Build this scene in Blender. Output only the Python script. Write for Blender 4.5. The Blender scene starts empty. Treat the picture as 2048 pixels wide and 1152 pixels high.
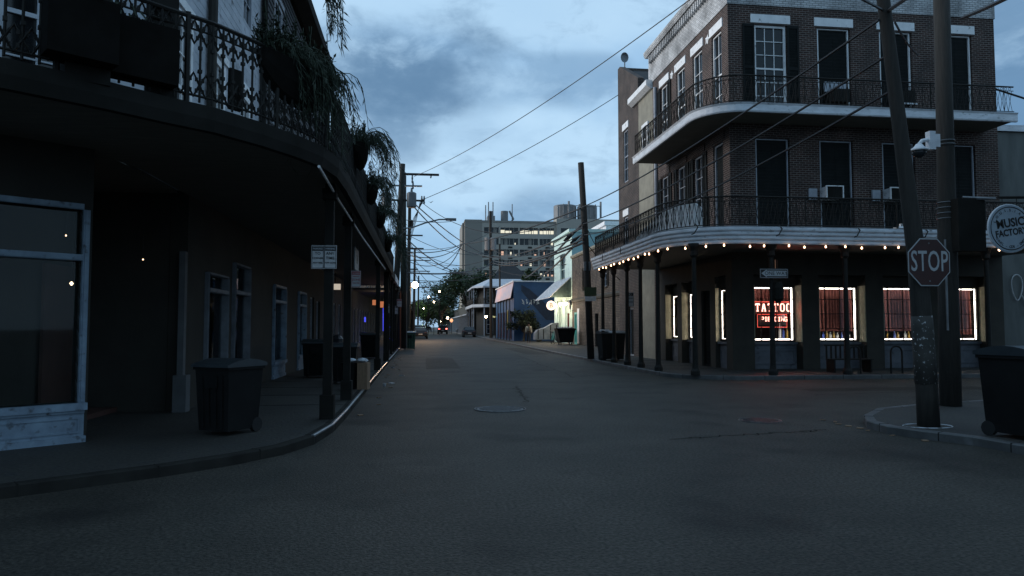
import bpy, math, random
from mathutils import Vector
random.seed(7)
C = bpy.context.scene.collection
SC = bpy.context.scene
PI = math.pi
R = math.radians

# ------------------------------------------------------------------ camera, world, sun, exposure
CAM_H = 1.6
YAW, PITCH, FPX = R(7.2), R(3.02), 1440.0
cam = bpy.data.cameras.new('camera')
cam.sensor_width = 36.0
cam.lens = FPX / 2048.0 * 36.0
cam.clip_start = 0.05
cam.clip_end = 3000
co = bpy.data.objects.new('camera', cam)
C.objects.link(co)
co.location = (0, 0, CAM_H)
co.rotation_euler = (R(90) + PITCH, 0, -YAW)
SC.camera = co

SC.view_settings.view_transform = 'Standard'
SC.view_settings.look = 'None'
SC.view_settings.gamma = 1.0
SC.view_settings.exposure = 0.0
SC.cycles.use_denoising = True
SC.cycles.max_bounces = 6
SC.cycles.diffuse_bounces = 3
SC.cycles.transparent_max_bounces = 12
SC.cycles.sample_clamp_indirect = 4.0

SUN_AZ = R(-72)      # dusk glow from the left of the street
SUN_EL = R(20)
w = bpy.data.worlds.new("World")
SC.world = w
w.use_nodes = True
nt = w.node_tree
N = nt.nodes
L = nt.links
N.clear()
wo = N.new('ShaderNodeOutputWorld')
bg = N.new('ShaderNodeBackground')
bg.inputs['Strength'].default_value = 0.1
L.new(bg.outputs[0], wo.inputs[0])
sky = N.new('ShaderNodeTexSky')
sky.sky_type = 'NISHITA'
sky.sun_disc = False
sky.sun_elevation = SUN_EL
sky.sun_rotation = SUN_AZ
sky.air_density = 1.2
sky.ozone_density = 3.0
tc = N.new('ShaderNodeTexCoord')


def wmath(op, a, b=None, clamp=False):
    n = N.new('ShaderNodeMath')
    n.operation = op
    n.use_clamp = clamp
    for i, v in enumerate((a, b)):
        if v is None:
            continue
        if isinstance(v, (int, float)):
            n.inputs[i].default_value = v
        else:
            L.new(v, n.inputs[i])
    return n.outputs[0]


def wramp(v, a, b):
    n = N.new('ShaderNodeMapRange')
    n.interpolation_type = 'SMOOTHSTEP'
    n.inputs['From Min'].default_value = a
    n.inputs['From Max'].default_value = b
    L.new(v, n.inputs['Value'])
    return n.outputs['Result']


def wmix(f, a, b):
    n = N.new('ShaderNodeMix')
    n.data_type = 'RGBA'
    if isinstance(f, float):
        n.inputs[0].default_value = f
    else:
        L.new(f, n.inputs[0])
    for s, v in ((6, a), (7, b)):
        if isinstance(v, tuple):
            n.inputs[s].default_value = (*v, 1)
        else:
            L.new(v, n.inputs[s])
    return n.outputs[2]


def wnoise(scale, detail, rough, sz=1.0, dist=0.0):
    m = N.new('ShaderNodeMapping')
    m.inputs['Scale'].default_value = (1, 1, sz)
    L.new(tc.outputs['Generated'], m.inputs[0])
    n = N.new('ShaderNodeTexNoise')
    n.inputs['Scale'].default_value = scale
    n.inputs['Detail'].default_value = detail
    n.inputs['Roughness'].default_value = rough
    n.inputs['Distortion'].default_value = dist
    L.new(m.outputs[0], n.inputs['Vector'])
    return n


nz1 = wnoise(3.2, 7, 0.55, 1.6, 0.3)
nz2 = wnoise(9.0, 6, 0.6, 1.8, 0.2)
nz3 = wnoise(2.0, 4, 0.5, 2.2, 0.0)


def patch(dirv, sx, sz, amp):
    """soft cloud patch around a sky direction: 1 at its centre, 0 away; edges broken by noise"""
    d = Vector(dirv).normalized()
    sep = N.new('ShaderNodeSeparateXYZ')
    L.new(tc.outputs['Generated'], sep.inputs[0])
    right = Vector((d.y, -d.x, 0)).normalized()
    dot = N.new('ShaderNodeVectorMath')
    dot.operation = 'DOT_PRODUCT'
    L.new(tc.outputs['Generated'], dot.inputs[0])
    dot.inputs[1].default_value = right
    a = wmath('DIVIDE', dot.outputs['Value'], sx)
    b = wmath('DIVIDE', wmath('SUBTRACT', sep.outputs['Z'], d.z), sz)
    r2 = wmath('ADD', wmath('MULTIPLY', a, a), wmath('MULTIPLY', b, b))
    nn = wmath('MULTIPLY', wmath('SUBTRACT', nz1.outputs['Fac'], 0.5), amp)
    n2 = wmath('MULTIPLY', wmath('SUBTRACT', nz2.outputs['Fac'], 0.5), amp * 0.5)
    return wramp(wmath('ADD', wmath('ADD', r2, nn), n2), 1.35, 0.25)


SKY_CLEAR = (3.0, 5.5, 8.6)
SKY_PALE = (5.1, 7.4, 9.6)
SKY_DARK = (1.25, 2.45, 4.1)
nish = N.new('ShaderNodeMix')
nish.data_type = 'RGBA'
nish.blend_type = 'MIX'
nish.inputs[0].default_value = 0.8
L.new(sky.outputs[0], nish.inputs[6])
nish.inputs[7].default_value = (*SKY_CLEAR, 1)
veil = wmath('MULTIPLY', wramp(nz3.outputs['Fac'], 0.35, 0.62), 0.8)
col = wmix(veil, nish.outputs[2], SKY_PALE)
col = wmix(wmath('MULTIPLY', wramp(nz1.outputs['Fac'], 0.5, 0.68), 0.3), col, SKY_DARK)
for dv, sx, sz, amp, target, k in (
        ((0.10, 0.96, 0.235), 0.17, 0.08, 3.0, SKY_PALE, 1.0),
        ((0.12, 0.9, 0.42), 0.4, 0.055, 3.0, SKY_PALE, 0.7),
        ((-0.015, 0.95, 0.325), 0.15, 0.075, 3.4, SKY_DARK, 0.95),
        ((-0.02, 0.95, 0.265), 0.07, 0.05, 3.2, SKY_DARK, 0.7),
        ((0.19, 0.96, 0.335), 0.1, 0.035, 3.2, SKY_DARK, 0.4),
        ((0.16, 0.97, 0.15), 0.07, 0.05, 2.6, SKY_DARK, 0.4),
        ((0.70, 0.70, 0.30), 0.16, 0.3, 2.0, SKY_DARK, 0.75)):
    col = wmix(wmath('MULTIPLY', patch(dv, sx, sz, amp), k), col, target)
nz4 = wnoise(14.0, 8, 0.62, 2.0, 0.4)
col = wmix(wmath('MULTIPLY', wramp(nz4.outputs['Fac'], 0.5, 0.72), 0.28), col, SKY_DARK)
col = wmix(wmath('MULTIPLY', wramp(nz2.outputs['Fac'], 0.5, 0.7), 0.35), col, SKY_PALE)
# dimmer towards the south, away from the afterglow, and below the horizon
sepw = N.new('ShaderNodeSeparateXYZ')
L.new(tc.outputs['Generated'], sepw.inputs[0])
south = wramp(sepw.outputs['Y'], 0.55, -0.5)
col = wmix(wmath('MULTIPLY', south, 0.5), col, (2.0, 3.4, 4.8))
L.new(col, bg.inputs['Color'])

sl = bpy.data.lights.new('sun', 'SUN')
sl.energy = 2.1
sl.angle = R(35)
sl.color = (1.0, 0.96, 0.92)
so = bpy.data.objects.new('sun', sl)
C.objects.link(so)
sd = Vector((math.sin(SUN_AZ) * math.cos(SUN_EL), math.cos(SUN_AZ) * math.cos(SUN_EL), math.sin(SUN_EL)))
so.rotation_euler = sd.to_track_quat('Z', 'Y').to_euler()


# ------------------------------------------------------------------ geometry helpers
_F = (math.sin(YAW) * math.cos(PITCH), math.cos(YAW) * math.cos(PITCH), math.sin(PITCH))
_R = (math.cos(YAW), -math.sin(YAW), 0)
_U = (-math.sin(YAW) * math.sin(PITCH), -math.cos(YAW) * math.sin(PITCH), math.cos(PITCH))


def at(px, py, Y):
    """the real-world point on the plane y = Y that was surveyed from the photograph at (px, py)"""
    a, b = (px - 1024) / FPX, (576 - py) / FPX
    r = [_F[i] + a * _R[i] + b * _U[i] for i in range(3)]
    t = Y / r[1]
    return Vector((r[0] * t, Y, CAM_H + r[2] * t))


ORG = {}


def tf(origin=(0, 0), d=(1, 0), n=(0, -1)):
    ox, oy = origin
    l = math.hypot(*d)
    d = (d[0] / l, d[1] / l)
    l = math.hypot(*n)
    n = (n[0] / l, n[1] / l)
    return lambda u, o, z: (ox + d[0] * u + n[0] * o, oy + d[1] * u + n[1] * o, z)


IDT = lambda x, y, z: (x, y, z)


class MB:
    def __init__(self, t=IDT):
        self.v, self.f, self.m, self.t, self.cm = [], [], [], t, 0

    def add(self, vs, fs, raw=False):
        b = len(self.v)
        self.v += [tuple(p) if raw else self.t(*p) for p in vs]
        for f in fs:
            self.f.append(tuple(i + b for i in f))
            self.m.append(self.cm)
        return self

    def box(self, x0, x1, y0, y1, z0, z1):
        vs = [(x, y, z) for z in (z0, z1) for y in (y0, y1) for x in (x0, x1)]
        return self.add(vs, [(0, 2, 3, 1), (4, 5, 7, 6), (0, 1, 5, 4), (2, 6, 7, 3), (0, 4, 6, 2), (1, 3, 7, 5)])

    def obox(self, c, s, rz=0, rx=0, ry=0):
        from mathutils import Euler
        M = Euler((rx, ry, rz)).to_matrix()
        vs = []
        for z in (-.5, .5):
            for y in (-.5, .5):
                for x in (-.5, .5):
                    vs.append(tuple(Vector(c) + M @ Vector((x * s[0], y * s[1], z * s[2]))))
        return self.add(vs, [(0, 2, 3, 1), (4, 5, 7, 6), (0, 1, 5, 4), (2, 6, 7, 3), (0, 4, 6, 2), (1, 3, 7, 5)])

    def quad(self, a, b, c, d):
        return self.add([a, b, c, d], [(0, 1, 2, 3)])

    def tube(self, pts, r, seg=6, closed=False, cap=True):
        pts = [Vector(p) for p in pts]
        n = len(pts)
        rs = r if isinstance(r, (list, tuple)) else [r] * n
        vs = []
        up = Vector((0, 0, 1))
        pu = None
        for i, p in enumerate(pts):
            if closed:
                d = pts[(i + 1) % n] - pts[i - 1]
            else:
                d = pts[min(i + 1, n - 1)] - pts[max(i - 1, 0)]
            if d.length < 1e-9:
                d = Vector((0, 0, 1))
            d.normalize()
            if pu is None:
                u = d.cross(up if abs(d.z) < 0.95 else Vector((1, 0, 0)))
            else:
                u = pu - d * pu.dot(d)
                if u.length < 1e-6:
                    u = d.cross(up)
            u.normalize()
            pu = u
            v = d.cross(u)
            for k in range(seg):
                a = 2 * PI * k / seg
                vs.append(tuple(p + (u * math.cos(a) + v * math.sin(a)) * rs[i]))
        fs = []
        for i in range(n if closed else n - 1):
            j = (i + 1) % n
            for k in range(seg):
                k2 = (k + 1) % seg
                fs.append((i * seg + k, i * seg + k2, j * seg + k2, j * seg + k))
        if cap and not closed:
            fs.append(tuple(reversed(range(seg))))
            fs.append(tuple((n - 1) * seg + k for k in range(seg)))
        return self.add(vs, fs)

    def lathe(self, c, prof, seg=16):
        """prof: (radius, z) pairs"""
        vs = []
        for r, z in prof:
            for k in range(seg):
                a = 2 * PI * k / seg
                vs.append((c[0] + r * math.cos(a), c[1] + r * math.sin(a), c[2] + z))
        fs = []
        for i in range(len(prof) - 1):
            for k in range(seg):
                k2 = (k + 1) % seg
                fs.append((i * seg + k, i * seg + k2, (i + 1) * seg + k2, (i + 1) * seg + k))
        fs.append(tuple(reversed(range(seg))))
        fs.append(tuple((len(prof) - 1) * seg + k for k in range(seg)))
        return self.add(vs, fs)

    def prism(self, poly, z0, z1):
        n = len(poly)
        a = sum(poly[i][0] * poly[(i + 1) % n][1] - poly[(i + 1) % n][0] * poly[i][1] for i in range(n))
        if a < 0:
            poly = poly[::-1]
        vs = [(p[0], p[1], z0) for p in poly] + [(p[0], p[1], z1) for p in poly]
        fs = [tuple(reversed(range(n))), tuple(range(n, 2 * n))]
        fs += [(i, (i + 1) % n, n + (i + 1) % n, n + i) for i in range(n)]
        return self.add(vs, fs)

    def vprism(self, poly, d0, d1):
        """poly in (u,z), extruded along the second axis"""
        n = len(poly)
        vs = [(p[0], d0, p[1]) for p in poly] + [(p[0], d1, p[1]) for p in poly]
        fs = [tuple(range(n)), tuple(reversed(range(n, 2 * n)))]
        fs += [(i, n + i, n + (i + 1) % n, (i + 1) % n) for i in range(n)]
        return self.add(vs, fs)

    def wall(self, u0, u1, z0, z1, th, holes=()):
        """a wall with real openings; front at d=0, back at d=-th; holes (u0,u1,z0,z1)"""
        us = sorted({u0, u1, *[h[0] for h in holes], *[h[1] for h in holes]})
        zs = sorted({z0, z1, *[h[2] for h in holes], *[h[3] for h in holes]})
        us = [u for u in us if u0 <= u <= u1]
        zs = [z for z in zs if z0 <= z <= z1]
        solid = {}
        for i in range(len(us) - 1):
            for j in range(len(zs) - 1):
                cu, cz = (us[i] + us[i + 1]) / 2, (zs[j] + zs[j + 1]) / 2
                solid[i, j] = not any(h[0] < cu < h[1] and h[2] < cz < h[3] for h in holes)
        for (i, j), s in solid.items():
            if not s:
                continue
            a, b, c, d = us[i], us[i + 1], zs[j], zs[j + 1]
            self.quad((a, 0, c), (b, 0, c), (b, 0, d), (a, 0, d))
            self.quad((b, -th, c), (a, -th, c), (a, -th, d), (b, -th, d))
            if not solid.get((i - 1, j)):
                self.quad((a, -th, c), (a, 0, c), (a, 0, d), (a, -th, d))
            if not solid.get((i + 1, j)):
                self.quad((b, 0, c), (b, -th, c), (b, -th, d), (b, 0, d))
            if not solid.get((i, j - 1)):
                self.quad((a, -th, c), (b, -th, c), (b, 0, c), (a, 0, c))
            if not solid.get((i, j + 1)):
                self.quad((a, 0, d), (b, 0, d), (b, -th, d), (a, -th, d))
        return self

    def sweep(self, path, prof):
        """prof (outward offset, z) closed polygon swept along a ground path; outward is to the right"""
        path = [Vector((p[0], p[1])) for p in path]
        n, m = len(path), len(prof)
        vs = []
        for i, p in enumerate(path):
            d0 = (path[i] - path[i - 1]).normalized() if i else None
            d1 = (path[i + 1] - path[i]).normalized() if i < n - 1 else None
            d = (d0 + d1).normalized() if d0 and d1 else (d0 or d1)
            k = 1.0
            if d0 and d1:
                k = 1 / max(0.4, d.dot(d1))
            nn = Vector((d.y, -d.x)) * k
            for o, z in prof:
                vs.append((p.x + nn.x * o, p.y + nn.y * o, z))
        fs = []
        for i in range(n - 1):
            for k in range(m):
                k2 = (k + 1) % m
                fs.append((i * m + k, i * m + k2, (i + 1) * m + k2, (i + 1) * m + k))
        fs.append(tuple(range(m)))
        fs.append(tuple(reversed([(n - 1) * m + k for k in range(m)])))
        return self.add(vs, fs)

    def build(self, name, mats, parent=None, loc=None, smooth=False):
        if not isinstance(mats, (list, tuple)):
            mats = [mats]
        if parent is not None:
            o3 = ORG[parent.name]
        elif loc is not None:
            o3 = Vector(loc)
        else:
            n = len(self.v)
            o3 = Vector((sum(p[0] for p in self.v) / n, sum(p[1] for p in self.v) / n, min(p[2] for p in self.v)))
        me = bpy.data.meshes.new(name)
        me.from_pydata([(p[0] - o3[0], p[1] - o3[1], p[2] - o3[2]) for p in self.v], [], self.f)
        for mt in mats:
            me.materials.append(mt)
        if len(mats) > 1:
            for p, k in zip(me.polygons, self.m):
                p.material_index = k
        import bmesh
        bm = bmesh.new()
        bm.from_mesh(me)
        if len(bm.faces) < 6000:
            bmesh.ops.recalc_face_normals(bm, faces=bm.faces)
        bm.to_mesh(me)
        bm.free()
        if smooth:
            for p in me.polygons:
                p.use_smooth = True
        me.update()
        o = bpy.data.objects.new(name, me)
        C.objects.link(o)
        if parent is not None:
            o.parent = parent
        else:
            o.location = o3
        ORG[o.name] = o3
        return o


def tag(o, label, cat, group=None, kind=None):
    if label:
        o['label'] = label
    if cat:
        o['category'] = cat
    if group:
        o['group'] = group
    if kind:
        o['kind'] = kind
    return o


def thing(name, label, cat, loc=(0, 0, 0), group=None):
    o = bpy.data.objects.new(name, None)
    C.objects.link(o)
    o.empty_display_size = 0.2
    o.location = loc
    ORG[o.name] = Vector(loc)
    return tag(o, label, cat, group)


def dup(root, loc, rz=0.0, label=None, scale=None):
    def cp(o, par):
        c = o.copy()
        C.objects.link(c)
        if par is not None:
            c.parent = par
        for ch in [x for x in bpy.data.objects if x.parent == o]:
            cp(ch, c)
        return c
    kids = None
    c = cp(root, None)
    c.location = loc
    c.rotation_euler = (0, 0, rz)
    if scale:
        c.scale = scale
    if label:
        c['label'] = label
    ORG[c.name] = Vector(loc)
    return c


_dg = None


def text(s, size, origin, rot, mat, name, parent=None, ext=0.004, off=0.0, sx=1.0, align='CENTER', spacing=1.0):
    cu = bpy.data.curves.new('t', 'FONT')
    cu.body = s
    cu.size = size
    cu.extrude = ext
    cu.offset = off
    cu.align_x = align
    cu.align_y = 'CENTER'
    cu.space_character = spacing
    cu.resolution_u = 3
    ob = bpy.data.objects.new('t', cu)
    C.objects.link(ob)
    dg = bpy.context.evaluated_depsgraph_get()
    me = bpy.data.meshes.new_from_object(ob.evaluated_get(dg))
    from mathutils import Euler, Matrix
    M = Matrix.Translation(Vector(origin)) @ Euler(rot).to_matrix().to_4x4() @ Matrix.Diagonal((sx, 1, 1, 1))
    mb = MB()
    mb.add([tuple(M @ v.co) for v in me.vertices], [tuple(p.vertices) for p in me.polygons])
    bpy.data.objects.remove(ob)
    bpy.data.curves.remove(cu)
    bpy.data.meshes.remove(me)
    return mb.build(name, mat, parent)


# ------------------------------------------------------------------ materials
def mat(name, c1, c2=None, rough=0.7, scale=3.0, metal=0.0, bump=0.0, bscale=None, spec=0.5, detail=6, stretch=(1, 1, 1),
        emit=None, estr=0.0, lo=0.35, hi=0.65, spots=None, speck=None):
    m = bpy.data.materials.new(name)
    m.use_nodes = True
    t = m.node_tree
    b = t.nodes['Principled BSDF']
    b.inputs['Roughness'].default_value = rough
    b.inputs['Metallic'].default_value = metal
    b.inputs['Specular IOR Level'].default_value = spec
    if c2 is None:
        c2 = tuple(x * 0.75 for x in c1)
    tcn = t.nodes.new('ShaderNodeTexCoord')
    mp = t.nodes.new('ShaderNodeMapping')
    mp.inputs['Scale'].default_value = stretch
    t.links.new(tcn.outputs['Object'], mp.inputs[0])
    nz = t.nodes.new('ShaderNodeTexNoise')
    nz.inputs['Scale'].default_value = scale
    nz.inputs['Detail'].default_value = detail
    nz.inputs['Roughness'].default_value = 0.6
    t.links.new(mp.outputs[0], nz.inputs['Vector'])
    mr = t.nodes.new('ShaderNodeMapRange')
    mr.inputs['From Min'].default_value = lo
    mr.inputs['From Max'].default_value = hi
    t.links.new(nz.outputs['Fac'], mr.inputs['Value'])
    mx = t.nodes.new('ShaderNodeMix')
    mx.data_type = 'RGBA'
    mx.inputs[6].default_value = (*c1, 1)
    mx.inputs[7].default_value = (*c2, 1)
    t.links.new(mr.outputs[0], mx.inputs[0])
    out = mx.outputs[2]
    if spots:
        sc_, col_, a_, b_ = spots
        n2 = t.nodes.new('ShaderNodeTexNoise')
        n2.inputs['Scale'].default_value = sc_
        n2.inputs['Detail'].default_value = 4
        t.links.new(mp.outputs[0], n2.inputs['Vector'])
        r2 = t.nodes.new('ShaderNodeMapRange')
        r2.inputs['From Min'].default_value = a_
        r2.inputs['From Max'].default_value = b_
        t.links.new(n2.outputs['Fac'], r2.inputs['Value'])
        m2 = t.nodes.new('ShaderNodeMix')
        m2.data_type = 'RGBA'
        t.links.new(r2.outputs[0], m2.inputs[0])
        t.links.new(out, m2.inputs[6])
        m2.inputs[7].default_value = (*col_, 1)
        out = m2.outputs[2]
    if speck:
        vr = t.nodes.new('ShaderNodeTexNoise')
        vr.inputs['Scale'].default_value = speck[0]
        vr.inputs['Detail'].default_value = 2
        t.links.new(mp.outputs[0], vr.inputs['Vector'])
        r3 = t.nodes.new('ShaderNodeMapRange')
        r3.inputs['From Min'].default_value = speck[1]
        r3.inputs['From Max'].default_value = speck[2]
        r3.inputs['To Min'].default_value = speck[3]
        r3.inputs['To Max'].default_value = speck[4]
        t.links.new(vr.outputs['Fac'], r3.inputs['Value'])
        m3 = t.nodes.new('ShaderNodeMix')
        m3.data_type = 'RGBA'
        m3.blend_type = 'MULTIPLY'
        m3.inputs[0].default_value = 1.0
        t.links.new(out, m3.inputs[6])
        t.links.new(r3.outputs[0], m3.inputs[7])
        out = m3.outputs[2]
    t.links.new(out, b.inputs['Base Color'])
    if bump:
        bn = t.nodes.new('ShaderNodeBump')
        bn.inputs['Strength'].default_value = bump
        bn.inputs['Distance'].default_value = 0.02
        n3 = t.nodes.new('ShaderNodeTexNoise')
        n3.inputs['Scale'].default_value = bscale or scale * 6
        n3.inputs['Detail'].default_value = 4
        t.links.new(mp.outputs[0], n3.inputs['Vector'])
        t.links.new(n3.outputs['Fac'], bn.inputs['Height'])
        t.links.new(bn.outputs[0], b.inputs['Normal'])
    if emit:
        b.inputs['Emission Color'].default_value = (*emit, 1)
        b.inputs['Emission Strength'].default_value = estr
    return m


def brick(name, c1, c2, mortar, bw=0.22, bh=0.075, ms=0.012, wear=None, rough=0.85):
    """brick courses; u runs along whichever wall direction the face has"""
    m = bpy.data.materials.new(name)
    m.use_nodes = True
    t = m.node_tree
    b = t.nodes['Principled BSDF']
    b.inputs['Roughness'].default_value = rough
    tcn = t.nodes.new('ShaderNodeTexCoord')
    sp = t.nodes.new('ShaderNodeSeparateXYZ')
    t.links.new(tcn.outputs['Object'], sp.inputs[0])
    ad = t.nodes.new('ShaderNodeMath')
    t.links.new(sp.outputs['X'], ad.inputs[0])
    t.links.new(sp.outputs['Y'], ad.inputs[1])
    cb = t.nodes.new('ShaderNodeCombineXYZ')
    t.links.new(ad.outputs[0], cb.inputs[0])
    t.links.new(sp.outputs['Z'], cb.inputs[1])
    br = t.nodes.new('ShaderNodeTexBrick')
    br.inputs['Scale'].default_value = 1.0
    br.inputs['Brick Width'].default_value = bw
    br.inputs['Row Height'].default_value = bh
    br.inputs['Mortar Size'].default_value = ms
    br.inputs['Mortar Smooth'].default_value = 0.3
    br.inputs['Bias'].default_value = -0.1
    br.inputs['Color1'].default_value = (*c1, 1)
    br.inputs['Color2'].default_value = (*c2, 1)
    br.inputs['Mortar'].default_value = (*mortar, 1)
    t.links.new(cb.outputs[0], br.inputs['Vector'])
    nz = t.nodes.new('ShaderNodeTexNoise')
    nz.inputs['Scale'].default_value = 0.9
    nz.inputs['Detail'].default_value = 8
    nz.inputs['Roughness'].default_value = 0.65
    t.links.new(tcn.outputs['Object'], nz.inputs['Vector'])
    mr = t.nodes.new('ShaderNodeMapRange')
    mr.inputs['From Min'].default_value = 0.35
    mr.inputs['From Max'].default_value = 0.7
    mr.inputs['To Min'].default_value = 0.45
    mr.inputs['To Max'].default_value = 1.25
    t.links.new(nz.outputs['Fac'], mr.inputs['Value'])
    ml = t.nodes.new('ShaderNodeMix')
    ml.data_type = 'RGBA'
    ml.blend_type = 'MULTIPLY'
    ml.inputs[0].default_value = 1.0
    t.links.new(br.outputs['Color'], ml.inputs[6])
    t.links.new(mr.outputs[0], ml.inputs[7])
    out = ml.outputs[2]
    if wear:
        n2 = t.nodes.new('ShaderNodeTexNoise')
        n2.inputs['Scale'].default_value = 2.3
        n2.inputs['Detail'].default_value = 9
        n2.inputs['Roughness'].default_value = 0.75
        t.links.new(tcn.outputs['Object'], n2.inputs['Vector'])
        r2 = t.nodes.new('ShaderNodeMapRange')
        r2.inputs['From Min'].default_value = wear[1]
        r2.inputs['From Max'].default_value = wear[2]
        t.links.new(n2.outputs['Fac'], r2.inputs['Value'])
        m2 = t.nodes.new('ShaderNodeMix')
        m2.data_type = 'RGBA'
        t.links.new(r2.outputs[0], m2.inputs[0])
        t.links.new(out, m2.inputs[6])
        m2.inputs[7].default_value = (*wear[0], 1)
        out = m2.outputs[2]
    t.links.new(out, b.inputs['Base Color'])
    bn = t.nodes.new('ShaderNodeBump')
    bn.inputs['Strength'].default_value = 0.6
    bn.inputs['Distance'].default_value = 0.012
    bn.invert = True
    t.links.new(br.outputs['Fac'], bn.inputs['Height'])
    t.links.new(bn.outputs[0], b.inputs['Normal'])
    return m


def emis(name, col, s):
    m = bpy.data.materials.new(name)
    m.use_nodes = True
    t = m.node_tree
    b = t.nodes['Principled BSDF']
    b.inputs['Base Color'].default_value = (*[min(1, c) * .5 for c in col], 1)
    b.inputs['Emission Color'].default_value = (*col, 1)
    b.inputs['Emission Strength'].default_value = s
    return m


def glass(name, tint=(0.9, 0.95, 0.95), k=0.1):
    m = bpy.data.materials.new(name)
    m.use_nodes = True
    t = m.node_tree
    t.nodes.clear()
    o = t.nodes.new('ShaderNodeOutputMaterial')
    mx = t.nodes.new('ShaderNodeMixShader')
    tr = t.nodes.new('ShaderNodeBsdfTransparent')
    tr.inputs[0].default_value = (*tint, 1)
    gl = t.nodes.new('ShaderNodeBsdfGlossy')
    gl.inputs['Roughness'].default_value = 0.03
    fr = t.nodes.new('ShaderNodeFresnel')
    fr.inputs[0].default_value = 1.28
    t.links.new(fr.outputs[0], mx.inputs[0])
    t.links.new(tr.outputs[0], mx.inputs[1])
    t.links.new(gl.outputs[0], mx.inputs[2])
    t.links.new(mx.outputs[0], o.inputs[0])
    return m


M = {}
M['ground'] = mat('ground_dirt', (0.05, 0.05, 0.045), (0.03, 0.03, 0.03), 0.9, 0.3)
M['asphalt'] = mat('asphalt', (0.058, 0.050, 0.040), (0.032, 0.028, 0.022), 0.7, 0.5, bump=1.0, bscale=45, spec=0.32, detail=10,
                   spots=(0.55, (0.012, 0.010, 0.008), 0.55, 0.72), speck=(30, 0.34, 0.70, 0.45, 1.7))
M['concrete'] = mat('sidewalk_concrete', (0.044, 0.040, 0.034), (0.026, 0.024, 0.021), 0.75, 0.6, bump=0.5, bscale=22, detail=9, speck=(25, 0.3, 0.7, 0.55, 1.5),
                    spots=(3.5, (0.03, 0.03, 0.03), 0.6, 0.7))
M['kerb'] = mat('kerb_steel', (0.26, 0.27, 0.28), (0.10, 0.10, 0.105), 0.35, 2.5, metal=0.5)
M['brick'] = brick('dark_red_brick', (0.056, 0.023, 0.016), (0.026, 0.013, 0.010), (0.21, 0.17, 0.15), wear=((0.15, 0.135, 0.125), 0.62, 0.8))
M['brick2'] = brick('brown_brick', (0.060, 0.034, 0.026), (0.034, 0.022, 0.018), (0.15, 0.13, 0.115))
M['brick3'] = brick('old_tan_brick', (0.17, 0.125, 0.095), (0.10, 0.075, 0.06), (0.035, 0.03, 0.026), bw=0.3, bh=0.11, ms=0.025,
                    wear=((0.36, 0.32, 0.27), 0.55, 0.8))
M['whitebrick'] = brick('whitewashed_brick', (0.70, 0.70, 0.70), (0.54, 0.54, 0.54), (0.26, 0.26, 0.26), wear=((0.10, 0.10, 0.10), 0.60, 0.74))
M['white'] = mat('white_paint', (0.88, 0.88, 0.88), (0.74, 0.75, 0.76), 0.6, 3, spots=(7, (0.22, 0.21, 0.2), 0.62, 0.75))
M['fascia'] = mat('weathered_white_fascia', (0.76, 0.78, 0.82), (0.56, 0.58, 0.61), 0.55, 2.2, spots=(5, (0.2, 0.2, 0.2), 0.62, 0.76), stretch=(1, 1, 3))
M['trim'] = mat('pale_blue_trim_paint', (0.24, 0.32, 0.40), (0.16, 0.21, 0.27), 0.6, 4, spots=(9, (0.05, 0.05, 0.055), 0.6, 0.75))
M['trim2'] = mat('dull_window_trim', (0.42, 0.45, 0.50), (0.3, 0.32, 0.36), 0.6, 4)
M['iron'] = mat('black_iron', (0.014, 0.013, 0.012), (0.022, 0.020, 0.017), 0.6, 8, spec=0.2)
M['black'] = mat('black_paint', (0.016, 0.015, 0.013), (0.024, 0.023, 0.021), 0.8, 2, spec=0.1)
M['shutter'] = mat('dark_shutter_paint', (0.010, 0.012, 0.012), (0.016, 0.018, 0.018), 0.7, 3, spec=0.15)
M['darkwall'] = mat('drab_stucco', (0.040, 0.036, 0.029), (0.028, 0.025, 0.020), 0.85, 1.2, bump=0.2, bscale=12)
M['soffit'] = mat('old_board_soffit', (0.16, 0.145, 0.12), (0.12, 0.11, 0.09), 0.8, 2, stretch=(1, 6, 1))
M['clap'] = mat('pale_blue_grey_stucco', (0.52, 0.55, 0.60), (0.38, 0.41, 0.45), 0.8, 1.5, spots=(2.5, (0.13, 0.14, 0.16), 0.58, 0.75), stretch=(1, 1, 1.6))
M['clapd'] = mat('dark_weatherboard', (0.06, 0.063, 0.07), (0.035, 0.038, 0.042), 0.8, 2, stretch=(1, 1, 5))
M['cream'] = mat('cream_stucco', (0.30, 0.28, 0.22), (0.22, 0.205, 0.165), 0.85, 1.8, bump=0.2, spots=(4, (0.22, 0.2, 0.17), 0.62, 0.8))
M['mint'] = mat('mint_paint', (0.70, 0.86, 0.78), (0.62, 0.79, 0.71), 0.75, 1.0, spots=(2.2, (0.30, 0.40, 0.36), 0.6, 0.8))
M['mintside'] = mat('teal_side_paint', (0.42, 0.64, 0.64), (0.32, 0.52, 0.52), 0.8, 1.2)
M['teal'] = mat('teal_paint', (0.08, 0.42, 0.40), (0.06, 0.34, 0.33), 0.5, 4)
M['bluewall'] = mat('deep_blue_paint', (0.026, 0.085, 0.20), (0.018, 0.06, 0.145), 0.7, 1.0)
M['pinkroof'] = mat('pink_corrugated_metal', (0.66, 0.44, 0.44), (0.42, 0.42, 0.52), 0.5, 0.7, stretch=(1, 0.4, 1))
M['greyroof'] = mat('grey_metal_roof', (0.50, 0.53, 0.58), (0.38, 0.41, 0.45), 0.55, 1.5)
M['slate'] = mat('dark_slate_roof', (0.03, 0.03, 0.032), (0.02, 0.02, 0.022), 0.8, 2)
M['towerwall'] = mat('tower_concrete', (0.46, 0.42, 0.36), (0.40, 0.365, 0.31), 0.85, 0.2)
M['towerend'] = mat('tower_end_wall', (0.30, 0.27, 0.235), (0.25, 0.23, 0.20), 0.85, 0.2)
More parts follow.
